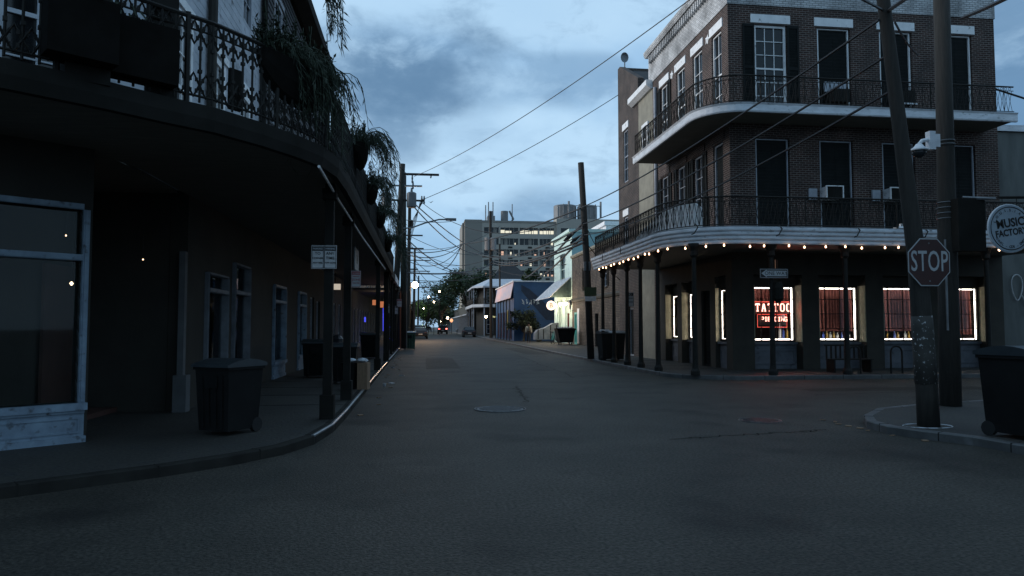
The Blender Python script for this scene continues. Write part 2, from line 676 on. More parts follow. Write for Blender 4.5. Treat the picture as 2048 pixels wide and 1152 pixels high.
M['tank'] = mat('grey_tank_steel', (0.24, 0.24, 0.24), (0.17, 0.17, 0.17), 0.6, 0.4)
M['dglass'] = mat('dark_window_glass', (0.010, 0.011, 0.012), (0.014, 0.015, 0.016), 0.06, 2, spec=0.5)
M['shopglass'] = glass('shop_glass')
M['wood'] = mat('weathered_pole_wood', (0.036, 0.031, 0.026), (0.02, 0.018, 0.015), 0.85, 4, stretch=(6, 6, 0.5), bump=0.5, bscale=12)
M['poster'] = mat('stapled_paper_remnants', (0.060, 0.055, 0.05), (0.04, 0.038, 0.034), 0.8, 4, spots=(22, (0.42, 0.42, 0.42), 0.62, 0.66))
M['wire'] = mat('black_cable', (0.02, 0.02, 0.022), None, 0.6)
M['steel'] = mat('galvanised_steel', (0.22, 0.23, 0.24), (0.15, 0.155, 0.16), 0.45, 6, metal=0.6)
M['greybox'] = mat('grey_transformer_paint', (0.16, 0.17, 0.18), (0.11, 0.12, 0.125), 0.5, 3)
M['plastic'] = mat('dark_bin_plastic', (0.009, 0.009, 0.009), (0.014, 0.014, 0.014), 0.7, 2, spec=0.15)
M['lid'] = mat('bin_lid_plastic', (0.045, 0.055, 0.06), (0.03, 0.036, 0.042), 0.35, 3, spec=0.5)
M['signred'] = mat('stop_sign_red', (0.050, 0.016, 0.015), (0.036, 0.013, 0.012), 0.5, 5)
M['signwhite'] = mat('sign_white', (0.42, 0.43, 0.44), (0.34, 0.35, 0.36), 0.5, 6)
M['signdull'] = mat('dull_sign_white', (0.60, 0.60, 0.60), (0.45, 0.45, 0.45), 0.6, 9)
M['signblack'] = mat('sign_black', (0.018, 0.018, 0.018), None, 0.5)
M['signblue'] = mat('sign_pale_blue', (0.34, 0.40, 0.45), (0.28, 0.33, 0.38), 0.55, 4)
M['signredtxt'] = mat('sign_red_print', (0.28, 0.03, 0.04), None, 0.6)
M['cardboard'] = mat('cardboard', (0.30, 0.19, 0.12), (0.22, 0.14, 0.09), 0.85, 6, stretch=(4, 4, 1))
M['bag'] = mat('white_trash_bag', (0.60, 0.62, 0.65), (0.45, 0.47, 0.5), 0.4, 6)
M['blackbag'] = mat('black_trash_bag', (0.02, 0.022, 0.025), (0.05, 0.05, 0.055), 0.3, 6)
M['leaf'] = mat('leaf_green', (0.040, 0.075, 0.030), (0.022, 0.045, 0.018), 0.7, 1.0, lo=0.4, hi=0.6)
M['leafd'] = mat('dark_needle_foliage', (0.018, 0.028, 0.016), (0.03, 0.042, 0.022), 0.8, 5)
M['bark'] = mat('bark', (0.05, 0.04, 0.032), (0.03, 0.025, 0.02), 0.9, 4)
M['pot'] = mat('dark_planter', (0.007, 0.006, 0.005), (0.010, 0.009, 0.008), 0.95, 4, spec=0.1)
M['reveal'] = mat('glow_tinted_reveal', (0.50, 0.46, 0.30), (0.36, 0.33, 0.22), 0.8, 5)  # neon glow on the jambs put into the colour
M['curtain'] = mat('dark_red_curtain', (0.26, 0.085, 0.07), (0.17, 0.055, 0.045), 0.8, 5)
M['bluepanel'] = mat('grey_blue_shop_panel', (0.17, 0.18, 0.205), (0.11, 0.118, 0.135), 0.7, 2, bump=0.2, spots=(5, (0.07, 0.07, 0.08), 0.58, 0.74))
M['shopwall'] = mat('drab_painted_pier', (0.050, 0.044, 0.033), (0.034, 0.030, 0.023), 0.8, 1.5, bump=0.2)
M['interior'] = mat('interior_wall', (0.03, 0.02, 0.018), (0.02, 0.014, 0.012), 0.9, 1)
M['neonwhite'] = emis('white_neon_tube', (1.0, 0.82, 0.74), 9.0)
M['neonred'] = emis('red_neon_tube', (1.0, 0.10, 0.07), 6.0)
M['neonborder'] = emis('dim_red_neon_tube', (1.0, 0.10, 0.07), 1.3)
M['neontext'] = emis('bright_red_neon_letter', (1.0, 0.38, 0.30), 5.0)
M['bulb'] = emis('warm_bulb', (1.0, 0.60, 0.36), 6.0)
M['lampwarm'] = emis('warm_lamp', (1.0, 0.78, 0.52), 40.0)
M['lampwhite'] = emis('white_lamp', (1.0, 0.92, 0.75), 20.0)
M['sodium'] = emis('orange_street_lamp', (1.0, 0.62, 0.33), 60.0)
M['litwin'] = emis('lit_window', (1.0, 0.92, 0.70), 0.8)
M['litorange'] = emis('orange_lit_window', (1.0, 0.60, 0.42), 0.65)
M['blueneon'] = emis('blue_neon', (0.08, 0.10, 1.0), 1.0)
M['orangeglow'] = emis('orange_shop_light', (1.0, 0.33, 0.14), 0.45)
M['taillight'] = emis('red_tail_light', (1.0, 0.16, 0.12), 6.0)
M['orangeneon'] = emis('orange_neon', (1.0, 0.42, 0.2), 1.5)
M['carpaint'] = mat('dark_car_paint', (0.02, 0.022, 0.028), None, 0.25, 3, metal=0.3)
M['carglass'] = mat('car_glass', (0.03, 0.035, 0.04), None, 0.08, 3)
M['rubber'] = mat('rubber', (0.015, 0.015, 0.015), None, 0.8)
M['skin'] = mat('skin', (0.16, 0.09, 0.065), None, 0.6)
M['tan'] = mat('tan_jacket', (0.60, 0.53, 0.40), (0.46, 0.40, 0.31), 0.8, 5)
M['trouser'] = mat('dark_trousers', (0.03, 0.033, 0.04), None, 0.85)
M['rust'] = mat('rusty_pipe', (0.20, 0.07, 0.04), (0.13, 0.05, 0.03), 0.8, 6)
M['green'] = mat('dark_green_plastic', (0.02, 0.06, 0.035), (0.03, 0.08, 0.045), 0.5, 3)
M['castiron'] = mat('cast_iron_lid', (0.10, 0.10, 0.105), (0.06, 0.06, 0.063), 0.4, 14, metal=0.6, bump=0.6, bscale=30)
M['paintring'] = mat('worn_white_paint', (0.55, 0.58, 0.62), (0.12, 0.12, 0.125), 0.6, 7, lo=0.45, hi=0.6)
M['tarp'] = mat('pale_blue_tarp', (0.20, 0.23, 0.28), (0.12, 0.15, 0.19), 0.6, 2)


def walk(path, step):
    """points and tangents every `step` metres along a ground path"""
    P = [Vector((p[0], p[1])) for p in path]
    out = []
    acc = 0
    for i in range(len(P) - 1):
        d = P[i + 1] - P[i]
        l = d.length
        dn = d / l
        s = acc
        while s < l:
            out.append((P[i] + dn * s, dn))
            s += step
        acc = s - l
    return out


# ------------------------------------------------------------------ ground, road, pavements
def structure(mb, name, m):
    o = mb.build(name, m, loc=(0, 0, 0))
    o['kind'] = 'structure'
    return o


structure(MB().box(-700, 700, -200, 900, -1.0, -0.05), 'ground', M['ground'])
g = MB()
nx, ny = 60, 120
road = [(-60, -40), (60, -40), (60, 20.5), (8.2, 22), (8.2, 420), (-2.2, 420), (-2.2, 8), (-60, 5)]
g.prism([(-70, -60), (70, -60), (70, 420), (-70, 420)], -0.05, 0.0)
structure(g, 'road', M['asphalt'])

KH = 0.12


def arc(cx, cy, r, a0, a1, n=8):
    return [(cx + r * math.cos(R(a0 + (a1 - a0) * i / n)), cy + r * math.sin(R(a0 + (a1 - a0) * i / n))) for i in range(n + 1)]


left_kerb = [(-30, 2.4), (-12, 4.6), (-6, 6.3), (-3.9, 7.25), (-2.7, 8.15), (-2.1, 8.75), (-1.68, 9.35), (-1.42, 10.1), (-1.3, 11.2), (-1.28, 13), (-1.33, 22), (-1.38, 33), (-1.42, 60), (-1.5, 400)]
right_kerb = [(7.9, 400), (7.9, 80), (7.65, 50), (7.6, 24)] + arc(9.7, 22.5, 2.1, 180, 270, 10)[1:] + [(13, 20.4), (40, 20.6), (60, 20.6)]
near_kerb = [(60, 15.5), (13.5, 13.9), (11.3, 13.3), (9.4, 12.75), (8.2, 12.2), (7.35, 11.3), (6.95, 10.6), (6.88, 10.0), (7.05, 9.45), (7.35, 8.9), (7.45, 8.0), (7.2, 4), (6.8, -30)]


def pavement(kerb, back, name, wd=0.14):
    """slab with a paler steel-faced kerb edge"""
    inner = []
    P = [Vector((p[0], p[1])) for p in kerb]
    for i, p in enumerate(P):
        d = (P[min(i + 1, len(P) - 1)] - P[max(i - 1, 0)]).normalized()
        inner.append(p + Vector((-d.y, d.x)) * wd)
    poly = [(p.x, p.y) for p in inner] + back
    structure(MB().prism(poly, -0.04, KH - 0.002), name, M['concrete'])
    k = MB()
    k.sweep([(p.x, p.y) for p in inner], [(0, -0.03), (wd, -0.03), (wd, KH - 0.015), (wd - .015, KH), (0, KH)])
    return k


kl = pavement(left_kerb, [(-60, 400), (-60, 1.0)], 'pavement')
ns_k = MB().sweep([(p[0] - .02, p[1]) for p in left_kerb[7:]], [(-.015, KH - .006), (.022, KH - .02), (.024, KH), (.0, KH + .012), (-.03, KH + .006)])
structure(ns_k, 'kerb', M['kerb'])
kr = pavement(right_kerb, [(60, 400)], 'pavement')
kn = pavement(near_kerb, [(60, -30)], 'pavement')
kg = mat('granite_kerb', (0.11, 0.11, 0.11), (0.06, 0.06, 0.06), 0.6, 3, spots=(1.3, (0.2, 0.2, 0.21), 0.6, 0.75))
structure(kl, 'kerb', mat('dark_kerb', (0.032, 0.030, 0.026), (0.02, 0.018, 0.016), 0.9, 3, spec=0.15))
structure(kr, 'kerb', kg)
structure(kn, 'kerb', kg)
# paving joints of the pavements
pj = MB()
for y in range(14, 60, 2):
    pj.box(-4.0, -1.45, y - 0.008, y + 0.008, KH - 0.001, KH + 0.002)
for y in range(24, 58, 2):
    pj.box(7.8, 10.3, y - 0.008, y + 0.008, KH - 0.001, KH + 0.002)
for x in range(10, 22, 2):
    pj.box(x - 0.008, x + 0.008, 20.6, 23.0, KH - 0.001, KH + 0.002)
for p, d in walk(left_kerb[2:12], 1.25):
    n = Vector((-d.y, d.x))
    c = p + n * .07
    pj.obox((c.x, c.y, KH * .5 + .003), (.012, .147, KH), rz=math.atan2(d.y, d.x))
for p, d in walk(right_kerb[1:], 1.25):
    n = Vector((-d.y, d.x))
    c = p + n * .07
    pj.obox((c.x, c.y, KH * .5 + .003), (.014, .147, KH), rz=math.atan2(d.y, d.x))
for p, d in walk(near_kerb[1:-1], 1.0):
    n = Vector((-d.y, d.x))
    c = p + n * .07
    pj.obox((c.x, c.y, KH * .5 + .003), (.014, .147, KH), rz=math.atan2(d.y, d.x))
structure(pj, 'pavement_joints', M['black'])
pt = MB()
for x0, x1, y0, y1 in ((.2, 1.5, 27, 36), (9.5, 14.5, 16.6, 17.5), (5.9, 7.2, 40, 52)):
    pt.quad((x0, y0, 0.003), (x1, y0 + .1, 0.003), (x1 + .06, y1, 0.003), (x0 + .04, y1 - .1, 0.003))
structure(pt, 'road_patches', mat('patched_asphalt', (0.050, 0.043, 0.035), (0.027, 0.024, 0.019), 0.74, 0.9, bump=0.8, bscale=60, spec=0.2, speck=(30, 0.34, 0.70, 0.55, 1.5)))
# tarred crack lines in the road
cr = MB()
for x0, y0, x1, y1 in ((3.5, 9.9, 6.2, 10.5), (-0.6, 18, 2.9, 18.4), (2.2, 15, 2.5, 19), (4.8, 22, 5.2, 40), (9, 15.8, 14, 16.6), (2.2, 24, 7.2, 24.5)):
    n = 40
    pts = []
    for i in range(n + 1):
        t = i / n
        pts.append((x0 + (x1 - x0) * t + random.gauss(0, .05), y0 + (y1 - y0) * t + random.gauss(0, .05)))
    for i in range(n):
        (a, b), (c, d) = pts[i], pts[i + 1]
        dx, dy = c - a, d - b
        l = math.hypot(dx, dy)
        ox, oy = -dy / l * 0.011, dx / l * 0.011
        cr.quad((a + ox, b + oy, 0.004), (a - ox, b - oy, 0.004), (c - ox, d - oy, 0.004), (c + ox, d + oy, 0.004))
structure(cr, 'road_cracks', mat('tar_crack', (0.018, 0.016, 0.014), None, 0.95, spec=0.1))
for (cx, cy, rr, lab) in ((1.52, 13.85, 0.52, 'round cast iron manhole cover with a pale worn rim in mid road'),
                          (5.7, 11.65, 0.36, 'small dark manhole cover glinting red, nearer the corner pole')):
    mh = thing('manhole_cover', lab, 'manhole cover', (cx, cy, 0), 'manhole covers in the road')
    b = MB()
    b.lathe((cx, cy, 0), [(rr * 0.86, 0.0), (rr * 0.86, 0.012)], 28)
    for i in range(-4, 5):
        hw = math.sqrt(max(0, (rr * .8) ** 2 - (i * rr * .18) ** 2))
        b.box(cx - hw, cx + hw, cy + i * rr * .18 - .012, cy + i * rr * .18 + .012, 0.0125, 0.018)
    b.build('lid', M['castiron'], mh)
    b = MB()
    b.tube([(cx + rr * .94 * math.cos(2 * PI * i / 32), cy + rr * .94 * math.sin(2 * PI * i / 32), 0.004) for i in range(32)], 0.016, 6, closed=True)
    b.build('rim', M['castiron'], mh)


# ------------------------------------------------------------------ building helpers
def window(parent, T, u0, u1, z0, z1, frame=M['white'], glassm=M['dglass'], rec=0.14, cols=2, rows=4, fw=0.06, sill=None,
           lintel=None, lm=M['white'], shutters=None, label=None, closed=False, name='window', mid=True, meet=None):
    b = MB(T)
    b.box(u0, u0 + fw, -rec - 0.03, -rec + 0.06, z0, z1)
    b.box(u1 - fw, u1, -rec - 0.03, -rec + 0.06, z0, z1)
    b.box(u0 + fw, u1 - fw, -rec - 0.03, -rec + 0.06, z1 - fw, z1)
    b.box(u0 + fw, u1 - fw, -rec - 0.03, -rec + 0.06, z0, z0 + fw)
    if not closed:
        iw, ih = u1 - u0 - 2 * fw, z1 - z0 - 2 * fw
        for i in range(1, cols):
            uu = u0 + fw + iw * i / cols
            b.box(uu - .012, uu + .012, -rec, -rec + .03, z0 + fw, z1 - fw)
        for j in range(1, rows):
            zz = z0 + fw + ih * j / rows
            k = .03 if (mid and j == rows // 2) else .012
            b.box(u0 + fw, u1 - fw, -rec + 0.001, -rec + .034, zz - k, zz + k)
    o = b.build(name, frame, parent)
    if label:
        o['label'] = label
    MB(T).box(u0 + fw * .5, u1 - fw * .5, -rec - .02, -rec - .005, z0 + fw * .5, z1 - fw * .5).build(
        'shutter' if closed else 'pane', M['shutter'] if closed else glassm, o)
    if closed:
        b = MB(T)
        n = int((z1 - z0 - .2) / 0.12)
        um = (u0 + u1) / 2
        for s0, s1 in ((u0 + fw + .03, um - .02), (um + .02, u1 - fw - .03)):
            for i in range(n):
                zz = z0 + .12 + i * .12
                b.add([(s0, -rec - .004, zz), (s1, -rec - .004, zz), (s1, -rec + .02, zz + .09), (s0, -rec + .02, zz + .09), (s0, -rec - .004, zz + .1), (s1, -rec - .004, zz + .1)],
                      [(0, 1, 2, 3), (3, 2, 5, 4)])
        b.build('louvre', M['shutter'], o)
    if sill:
        MB(T).box(u0 - .06, u1 + .06, -rec, sill, z0 - .1, z0 - .002).build('sill', lm, o)
    if lintel:
        MB(T).box(u0 - .14, u1 + .14, -0.02, 0.035, z1 + .05, z1 + .05 + lintel).build('lintel', lm, o)
    if shutters:
        for s in (0, 1):
            b = MB(T)
            a0 = (u0 - shutters - .02) if s == 0 else (u1 + .02)
            a1 = a0 + shutters
            b.box(a0, a0 + .06, .01, .05, z0, z1)
            b.box(a1 - .06, a1, .01, .05, z0, z1)
            for zz in (z0, (z0 + z1) / 2 - .05, z1 - .1):
                b.box(a0 + .06, a1 - .06, .012, .048, zz, zz + .1)
            n = int((z1 - z0) / .1)
            for i in range(n):
                zz = z0 + i * .1
                b.add([(a0 + .06, .012, zz), (a1 - .06, .012, zz), (a1 - .06, .04, zz + .085), (a0 + .06, .04, zz + .085), (a0 + .06, .012, zz + .1), (a1 - .06, .012, zz + .1)],
                      [(0, 1, 2, 3), (3, 2, 5, 4)])
            b.build('shutter', M['shutter'], o)
    return o


def railing(parent, path, z0, z1, m, step=0.12, style='lattice', name='railing', t=0.012):
    b = MB()
    P3 = lambda p, z: (p.x, p.y, z)
    pv = [Vector((p[0], p[1])) for p in path]
    b.tube([(p.x, p.y, z1) for p in pv], 0.026, 6)
    b.tube([(p.x, p.y, z1 - 0.14) for p in pv], 0.013, 5)
    b.tube([(p.x, p.y, z0 + 0.07) for p in pv], 0.016, 5)
    W = walk(path, step)
    if style == 'lattice':
        for i in range(len(W) - 1):
            (p, d), (q, e) = W[i], W[i + 1]
            b.tube([P3(p, z0 + .07), P3(q, z1 - .14)], t * .75, 4, cap=False)
            b.tube([P3(q, z0 + .07), P3(p, z1 - .14)], t * .75, 4, cap=False)
            if i % 2 == 0:
                b.tube([P3(p, z0 + .07), P3(p, z1)], t, 4, cap=False)
            c = (p + q) / 2
            n = 6
            b.tube([(c.x + d.x * .045 * math.cos(2 * PI * k / n), c.y + d.y * .045 * math.cos(2 * PI * k / n), z1 - .07 + .045 * math.sin(2 * PI * k / n)) for k in range(n)], .008, 4, closed=True)
            if i % 10 == 0:
                b.tube([P3(p, z0), P3(p, z1 + .03)], .024, 5)
    else:
        h = (z1 - z0)
        for i in range(len(W) - 1):
            (p, d), (q, e) = W[i], W[i + 1]
            b.tube([P3(p, z0), P3(p, z1)], t * 1.25, 5, cap=False)
            c = (p + q) / 2
            for za, zb in ((z0 + .06, z0 + .33), (z1 - .30, z1 - .03)):
                zm = (za + zb) / 2
                # four-lobed cast panel: a cross-shaped opening inside a diamond
                for (s, tt) in ((0, 1), (0, -1)):
                    b.tube([P3(p, zm), P3(c, zm + tt * (zb - za) / 2), P3(q, zm)], 0.018, 4, cap=False)
                for sgn in (-1, 1):
                    for tt in (-1, 1):
                        cc = c + d * sgn * step * .24
                        b.obox((cc.x, cc.y, zm + tt * (zb - za) * .24), (0.028, 0.02, 0.045), rz=math.atan2(d.y, d.x))
            for zc in (z0 + .36, z1 - .34):
                b.obox((p.x, p.y, zc), (.04, .04, .04), rz=math.atan2(d.y, d.x))
            if i % 9 == 0:
                b.tube([P3(p, z0 - .05), P3(p, z1 + .04)], .03, 6)
    return b.build(name, m, parent)


# ------------------------------------------------------------------ right corner building (brick, tattoo shop below)
X0, Y0 = 10.43, 23.2
XR, YB = 20.55, 31.0
rb = thing('corner_building', 'three storey dark brick corner building with wraparound galleries above a neon lit shop', 'building', (X0, Y0, 0))
TS = tf((0, Y0), (1, 0), (0, -1))            # front: u = x
TW = tf((X0, 0), (0, 1), (-1, 0))            # street side: u = y
front3 = [(11.35, 12.6), (13.7, 14.95), (16.05, 17.3), (18.4, 19.65)]
side3 = [(23.75, 24.6), (25.5, 26.45), (27.3, 28.25), (29.25, 30.2)]
Z2 = (4.85, 8.05)
Z3 = (9.0, 12.05)
b = MB(TS)
holes = [(a, c, *Z2) for a, c in front3] + [(a, c, *Z3) for a, c in front3]
b.wall(X0, XR, 4.2, 12.72, 0.4, holes)
b.t = TW
holes = [(a, c, *Z2) for a, c in side3] + [(a, c, *Z3) for a, c in side3]
b.wall(Y0 + .401, YB, 4.2, 12.72, 0.4, holes)
b.t = IDT
b.box(XR - .4, XR + .002, Y0 + .01, YB, 0.1, 12.72)
b.box(X0 + .41, XR - .41, Y0 + 1.2, Y0 + 1.25, 4.6, 12.6)     # rooms close off behind the glass
b.box(X0 + 1.2, X0 + 1.25, Y0 + 1.26, YB - .1, 4.6, 12.6)
b.box(X0 + .41, XR - .41, Y0 + .41, YB - .01, 8.3, 8.5)
b.box(X0, XR, YB, YB + .3, 0.1, 12.72)
b.build('wall', M['brick'], rb)
# whitewashed frieze, dentils, coping
b = MB()
P = [(X0, YB + .8), (X0, Y0), (XR, Y0), (XR, YB)]
b.sweep(P, [(-.4, 12.72), (0.03, 12.72), (0.03, 13.55), (-.4, 13.55)])
b.build('frieze', M['whitebrick'], rb)
b = MB()
b.sweep(P, [(-.4, 13.55), (0.02, 13.55), (.02, 13.98), (-.4, 13.98)])
for p, d in walk(P[:3], .21):
    if p.y > YB + .5 or p.x > XR - .3:
        continue
    n = Vector((d.y, -d.x))
    c = p + n * .08
    b.obox((c.x, c.y, 13.78), (.10, .14, .30), rz=math.atan2(d.y, d.x))
b.build('dentil_course', M['whitebrick'], rb)
b = MB()
b.sweep(P, [(-.4, 13.98), (.2, 13.98), (.26, 14.12), (.26, 14.24), (.1, 14.36), (-.4, 14.36)])
b.sweep([(X0, 25.0), (X0, Y0), (13.0, Y0)], [(-.35, 14.36), (.02, 14.36), (.02, 14.75), (-.35, 14.75)])
b.build('cornice', M['whitebrick'], rb)
b = MB().box(X0 + .1, XR - .1, Y0 + .3, YB, 12.75, 12.9)
b.build('roof', M['slate'], rb)
# windows
for i, (a, c) in enumerate(front3):
    cl = i > 0
    window(rb, TS, a + .04, c - .04, *Z3, cols=3, rows=6, lintel=.3, closed=cl, shutters=.42 if i == 0 else None, rec=.12, fw=.04 if cl else .08,
           label=('tall sash window with many small panes and open dark shutters' if not cl else None))
    window(rb, TS, a + .04, c - .04, *Z2, cols=2, rows=4, lintel=.28, closed=True, rec=.12, fw=.035, lm=M['brick'], frame=M['trim2'])
for i, (a, c) in enumerate(side3):
    window(rb, TW, a, c, *Z3, cols=2, rows=4, lintel=.32, rec=.12, shutters=.36 if i == 3 else None, fw=.06)
    window(rb, TW, a, c, *Z2, cols=2, rows=4, lintel=.28, rec=.12, lm=M['brick'], frame=M['trim2'], closed=(i == 0), shutters=.34 if i > 0 else None)
for y in (24.95, 28.75):
    b = MB(TW)
    n = 10
    for k in range(n):
        a0, a1 = 2 * PI * k / n, 2 * PI * (k + 1) / n
        r0, r1 = (.2, .12) if k % 2 else (.12, .2)
        b.add([(y, .07, 12.15), (y + r0 * math.cos(a0), .02, 12.15 + r0 * math.sin(a0)), (y + r1 * math.cos(a1), .02, 12.15 + r1 * math.sin(a1))], [(0, 1, 2)])
    b.build('star_anchor_plate', M['white'], rb)
# downpipe at the end of the street side
MB().tube([(X0 - .08, YB - .25, z) for z in (12.3, 11.9, 9, 6, 4.6)], .07, 8).build('downpipe', M['trim2'], rb)

# ground floor shopfront: recessed bays between piers
gx = [(11.25, 12.9), (13.6, 15.25), (15.98, 17.65), (18.33, 19.9)]
gy = [(23.74, 24.6), (26.4, 27.95), (28.5, 29.9)]
b = MB(TS)
b.wall(X0, XR, 0.1, 4.2, 0.5, [(a - .04, c + .04, 0.1, 3.35) for a, c in gx])
b.t = TW
b.wall(Y0 + .501, YB, 0.1, 4.2, 0.38, [(a - .04, c + .04, 0.1, 3.35) for a, c in gy] + [(25.1, 25.9, .1, 2.9)])
b.t = IDT
b.build('pier_wall', M['shopwall'], rb)
b = MB()
b.box(X0 + .5, XR - .5, YB - 3.2, YB - 3.1, .12, 4.1)
b.box(X0 + .5, XR - .5, Y0 + .5, YB - 3.2, .1, .13)
b.box(X0 + .52, XR - .52, Y0 + .52, YB - .1, 4.0, 4.15)
b.build('interior', M['interior'], rb)


def neon_window(T, a, c, z0=1.05, z1=3.0, rec=.45):
    b = MB(T)
    f = .05
    for u0, u1, zz0, zz1 in ((a, a + f, z0, z1), (c - f, c, z0, z1), (a + f, c - f, z0, z0 + f), (a + f, c - f, z1 - f, z1)):
        b.box(u0, u1, -rec - .03, -rec + .03, zz0, zz1)
    n = 3 if c - a > 1.2 else 2
    if c - a > 1.2:
        us = [a + (c - a) * k for k in (.27, .64)] + [c - .12]
        us = us[:2] + [a + (c - a) * .97]
        us = [a + (c - a) * k for k in ((.26, .60, .9) if T is TS else (.2, .5))]
    else:
        us = [(a + c) / 2]
    for uu in us:
        b.box(uu - .012, uu + .012, -rec - .015, -rec + .015, z0 + f, z1 - f)
    for k in (.24, .50, .76):
        zz = z0 + (z1 - z0) * k
        b.box(a + f, c - f, -rec - .016, -rec + .016, zz - .012, zz + .012)
    o = b.build('window', M['iron'], rb)
    MB(T).box(a + f, c - f, -rec - .006, -rec, z0 + f, z1 - f).build('pane', M['shopglass'], o)
    tb = MB(T)
    side = T is TW
    e = .10 if side else .085
    q = -rec - .035
    tb.tube([(a + e, q, z0 + e), (c - e, q, z0 + e), (c - e, q, z1 - e), (a + e, q, z1 - e)], (.034 if side else .027), 8, closed=True)
    tb.build('neon_tube', M['neonwhite'], o)
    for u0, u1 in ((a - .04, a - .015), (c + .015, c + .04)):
        MB(T).box(u0, u1, -rec + .032, -.012, z0, z1).build('reveal', M['reveal'], rb)  # added jamb boards, paler than the pier to imitate the tube's glow
    # panel under the window and head above it
    p = MB(T)
    p.box(a - .04, c + .04, -rec - .1, -rec + .02, .12, z0 - .08)
    p.box(a - .04, c + .04, -rec - .1, -rec + .12, z0 - .08, z0)
    for u0, u1, q0, q1 in ((a + .02, c - .02, .28, .34), (a + .02, c - .02, .74, .8), (a + .02, a + .08, .34, .74), (c - .08, c - .02, .34, .74)):
        p.box(u0, u1, -rec + .02, -rec + .05, q0, q1)
    p.build('stall_riser', M['bluepanel'], rb)
    p = MB(T)
    p.box(a - .04, c + .04, -rec - .1, -rec + .04, z1, 3.35)
    p.build('window_head', M['shopwall'], rb)
    return o


for a, c in gx:
    neon_window(TS, a, c)
for a, c in gy:
    neon_window(TW, a, c, 1.05, 2.95, .2 if a < 24 else .33)
d = window(rb, TW, 25.1, 25.9, .12, 2.9, closed=True, name='door', frame=M['black'])


def curtain(T, a, c, z0, z1, dd, label, tie=0.0):
    b = MB(T)
    n = int((c - a) / .012)
    vs, fs = [], []
    ph = random.random() * 6
    for j, k in enumerate((0, .25, .5, .75, 1)):
        z = z1 + (z0 - z1) * k
        sq = 1 - tie * k
        for i in range(n + 1):
            t = i / n
            u = a + (c - a) * t * sq
            vs.append((u, dd + .055 * math.sin(t * (c - a) * 50 + ph + 1.6 * math.sin(t * 11 + k * .8)) * (.7 + .5 * k), z))
    for j in range(4):
        for i in range(n):
            q = j * (n + 1) + i
            fs.append((q, q + 1, q + n + 2, q + n + 1))
    b.add(vs, fs)
    o = b.build('curtain', M['curtain'], smooth=True)
    tag(o, label, 'curtain', 'red curtains in the shop windows')
    return o


curtain(TS, 11.3, 12.86, 2.45, 2.93, -.76, 'short red curtain above the red neon letters')
curtain(TS, 13.66, 15.2, 1.42, 2.93, -.68, 'long dark red curtain in the neon framed window right of the red lettering')
curtain(TS, 16.04, 17.6, 1.42, 2.93, -.68, 'long dark red curtain in the neon framed window left of the leaning pole')
curtain(TS, 18.4, 19.84, 1.3, 2.93, -.68, 'long dark red curtain in the rightmost neon framed window')
# display shelf and bottles
for k, (a, c) in enumerate(gx):
    MB(TS).box(a, c, -.85, -.56, 1.10 if k == 0 else 1.13, 1.14 if k == 0 else 1.16).build('display_shelf', M['curtain'], rb)
bt = None
spots = [(0, .72), (0, .8), (0, .88), (1, .28), (1, .36), (1, .44), (1, .52), (1, .6), (1, .7), (1, .86), (2, .2), (2, .32), (2, .47), (2, .55), (2, .72), (2, .8), (3, .12), (3, .4), (3, .52)]
wn = ['behind the red neon letters', 'right of the red neon letters', 'left of the leaning pole', 'in the rightmost window']
cols = [mat('clear_bottle_glass', (.5, .52, .5), None, .15), mat('blue_bottle_glass', (.06, .10, .35), None, .15), mat('amber_bottle_glass', (.3, .2, .05), None, .15)]
cn = ['clear', 'blue', 'amber']
for q, (k, t) in enumerate(spots):
    a, c = gx[k]
    x = a + (c - a) * t
    h = random.uniform(.2, .3) * (2.1 if k == 0 else 1)
    ci = (q * 7 + q // 3) % 3
    base = (x, Y0 + .63, 1.142 if k == 0 else 1.162)
    o = MB().lathe(base, [(.035, 0), (.04, .02), (.04, h * .6), (.018, h * .75), (.016, h)], 8).build('bottle', cols[ci], loc=base)
    tag(o, f'small {cn[ci]} display bottle on the shelf {wn[k]}', 'bottle', 'display bottles in the shop windows')
lt = MB().lathe((12.55, Y0 + .72, 1.14), [(.05, 0), (.05, .02), (.012, .04), (.012, .8)], 10)
lo = lt.build('table_lamp', M['steel'], loc=(12.55, Y0 + .72, 1.14))
tag(lo, 'pale cone shaded table lamp right of the small neon word', 'lamp')
MB().lathe((12.55, Y0 + .72, 1.14), [(.17, .72), (.02, 1.14)], 12).build('lamp_shade', M['signblue'], lo)

# neon sign, stroke letters
STK = {
    'T': [[(0, 1), (1, 1)], [(.5, 1), (.5, 0)], [(.25, 0), (.75, 0)], [(0, 1), (0, .8)], [(1, 1), (1, .8)]],
    'A': [[(.05, 0), (.42, 1), (.58, 1), (.95, 0)], [(.2, .35), (.8, .35)], [(-.08, 0), (.25, 0)], [(.75, 0), (1.08, 0)]],
    'O': [[(.2, 0), (.8, 0), (1, .2), (1, .8), (.8, 1), (.2, 1), (0, .8), (0, .2), (.2, 0)]],
    'P': [[(0, 0), (0, 1), (.8, 1), (1, .85), (1, .6), (.8, .45), (0, .45)]],
    'I': [[(.5, 0), (.5, 1)], [(.25, 0), (.75, 0)], [(.25, 1), (.75, 1)]],
    'E': [[(1, 1), (0, 1), (0, 0), (1, 0)], [(0, .5), (.8, .5)]],
    'R': [[(0, 0), (0, 1), (.8, 1), (1, .85), (1, .65), (.8, .5), (0, .5)], [(.5, .5), (1, 0)]],
    'C': [[(1, .8), (.8, 1), (.2, 1), (0, .8), (0, .2), (.2, 0), (.8, 0), (1, .2)]],
    'N': [[(0, 0), (0, 1), (1, 0), (1, 1)]],
    'G': [[(1, .8), (.8, 1), (.2, 1), (0, .8), (0, .2), (.2, 0), (1, 0), (1, .45), (.6, .45)]],
}
yn = Y0 + .58
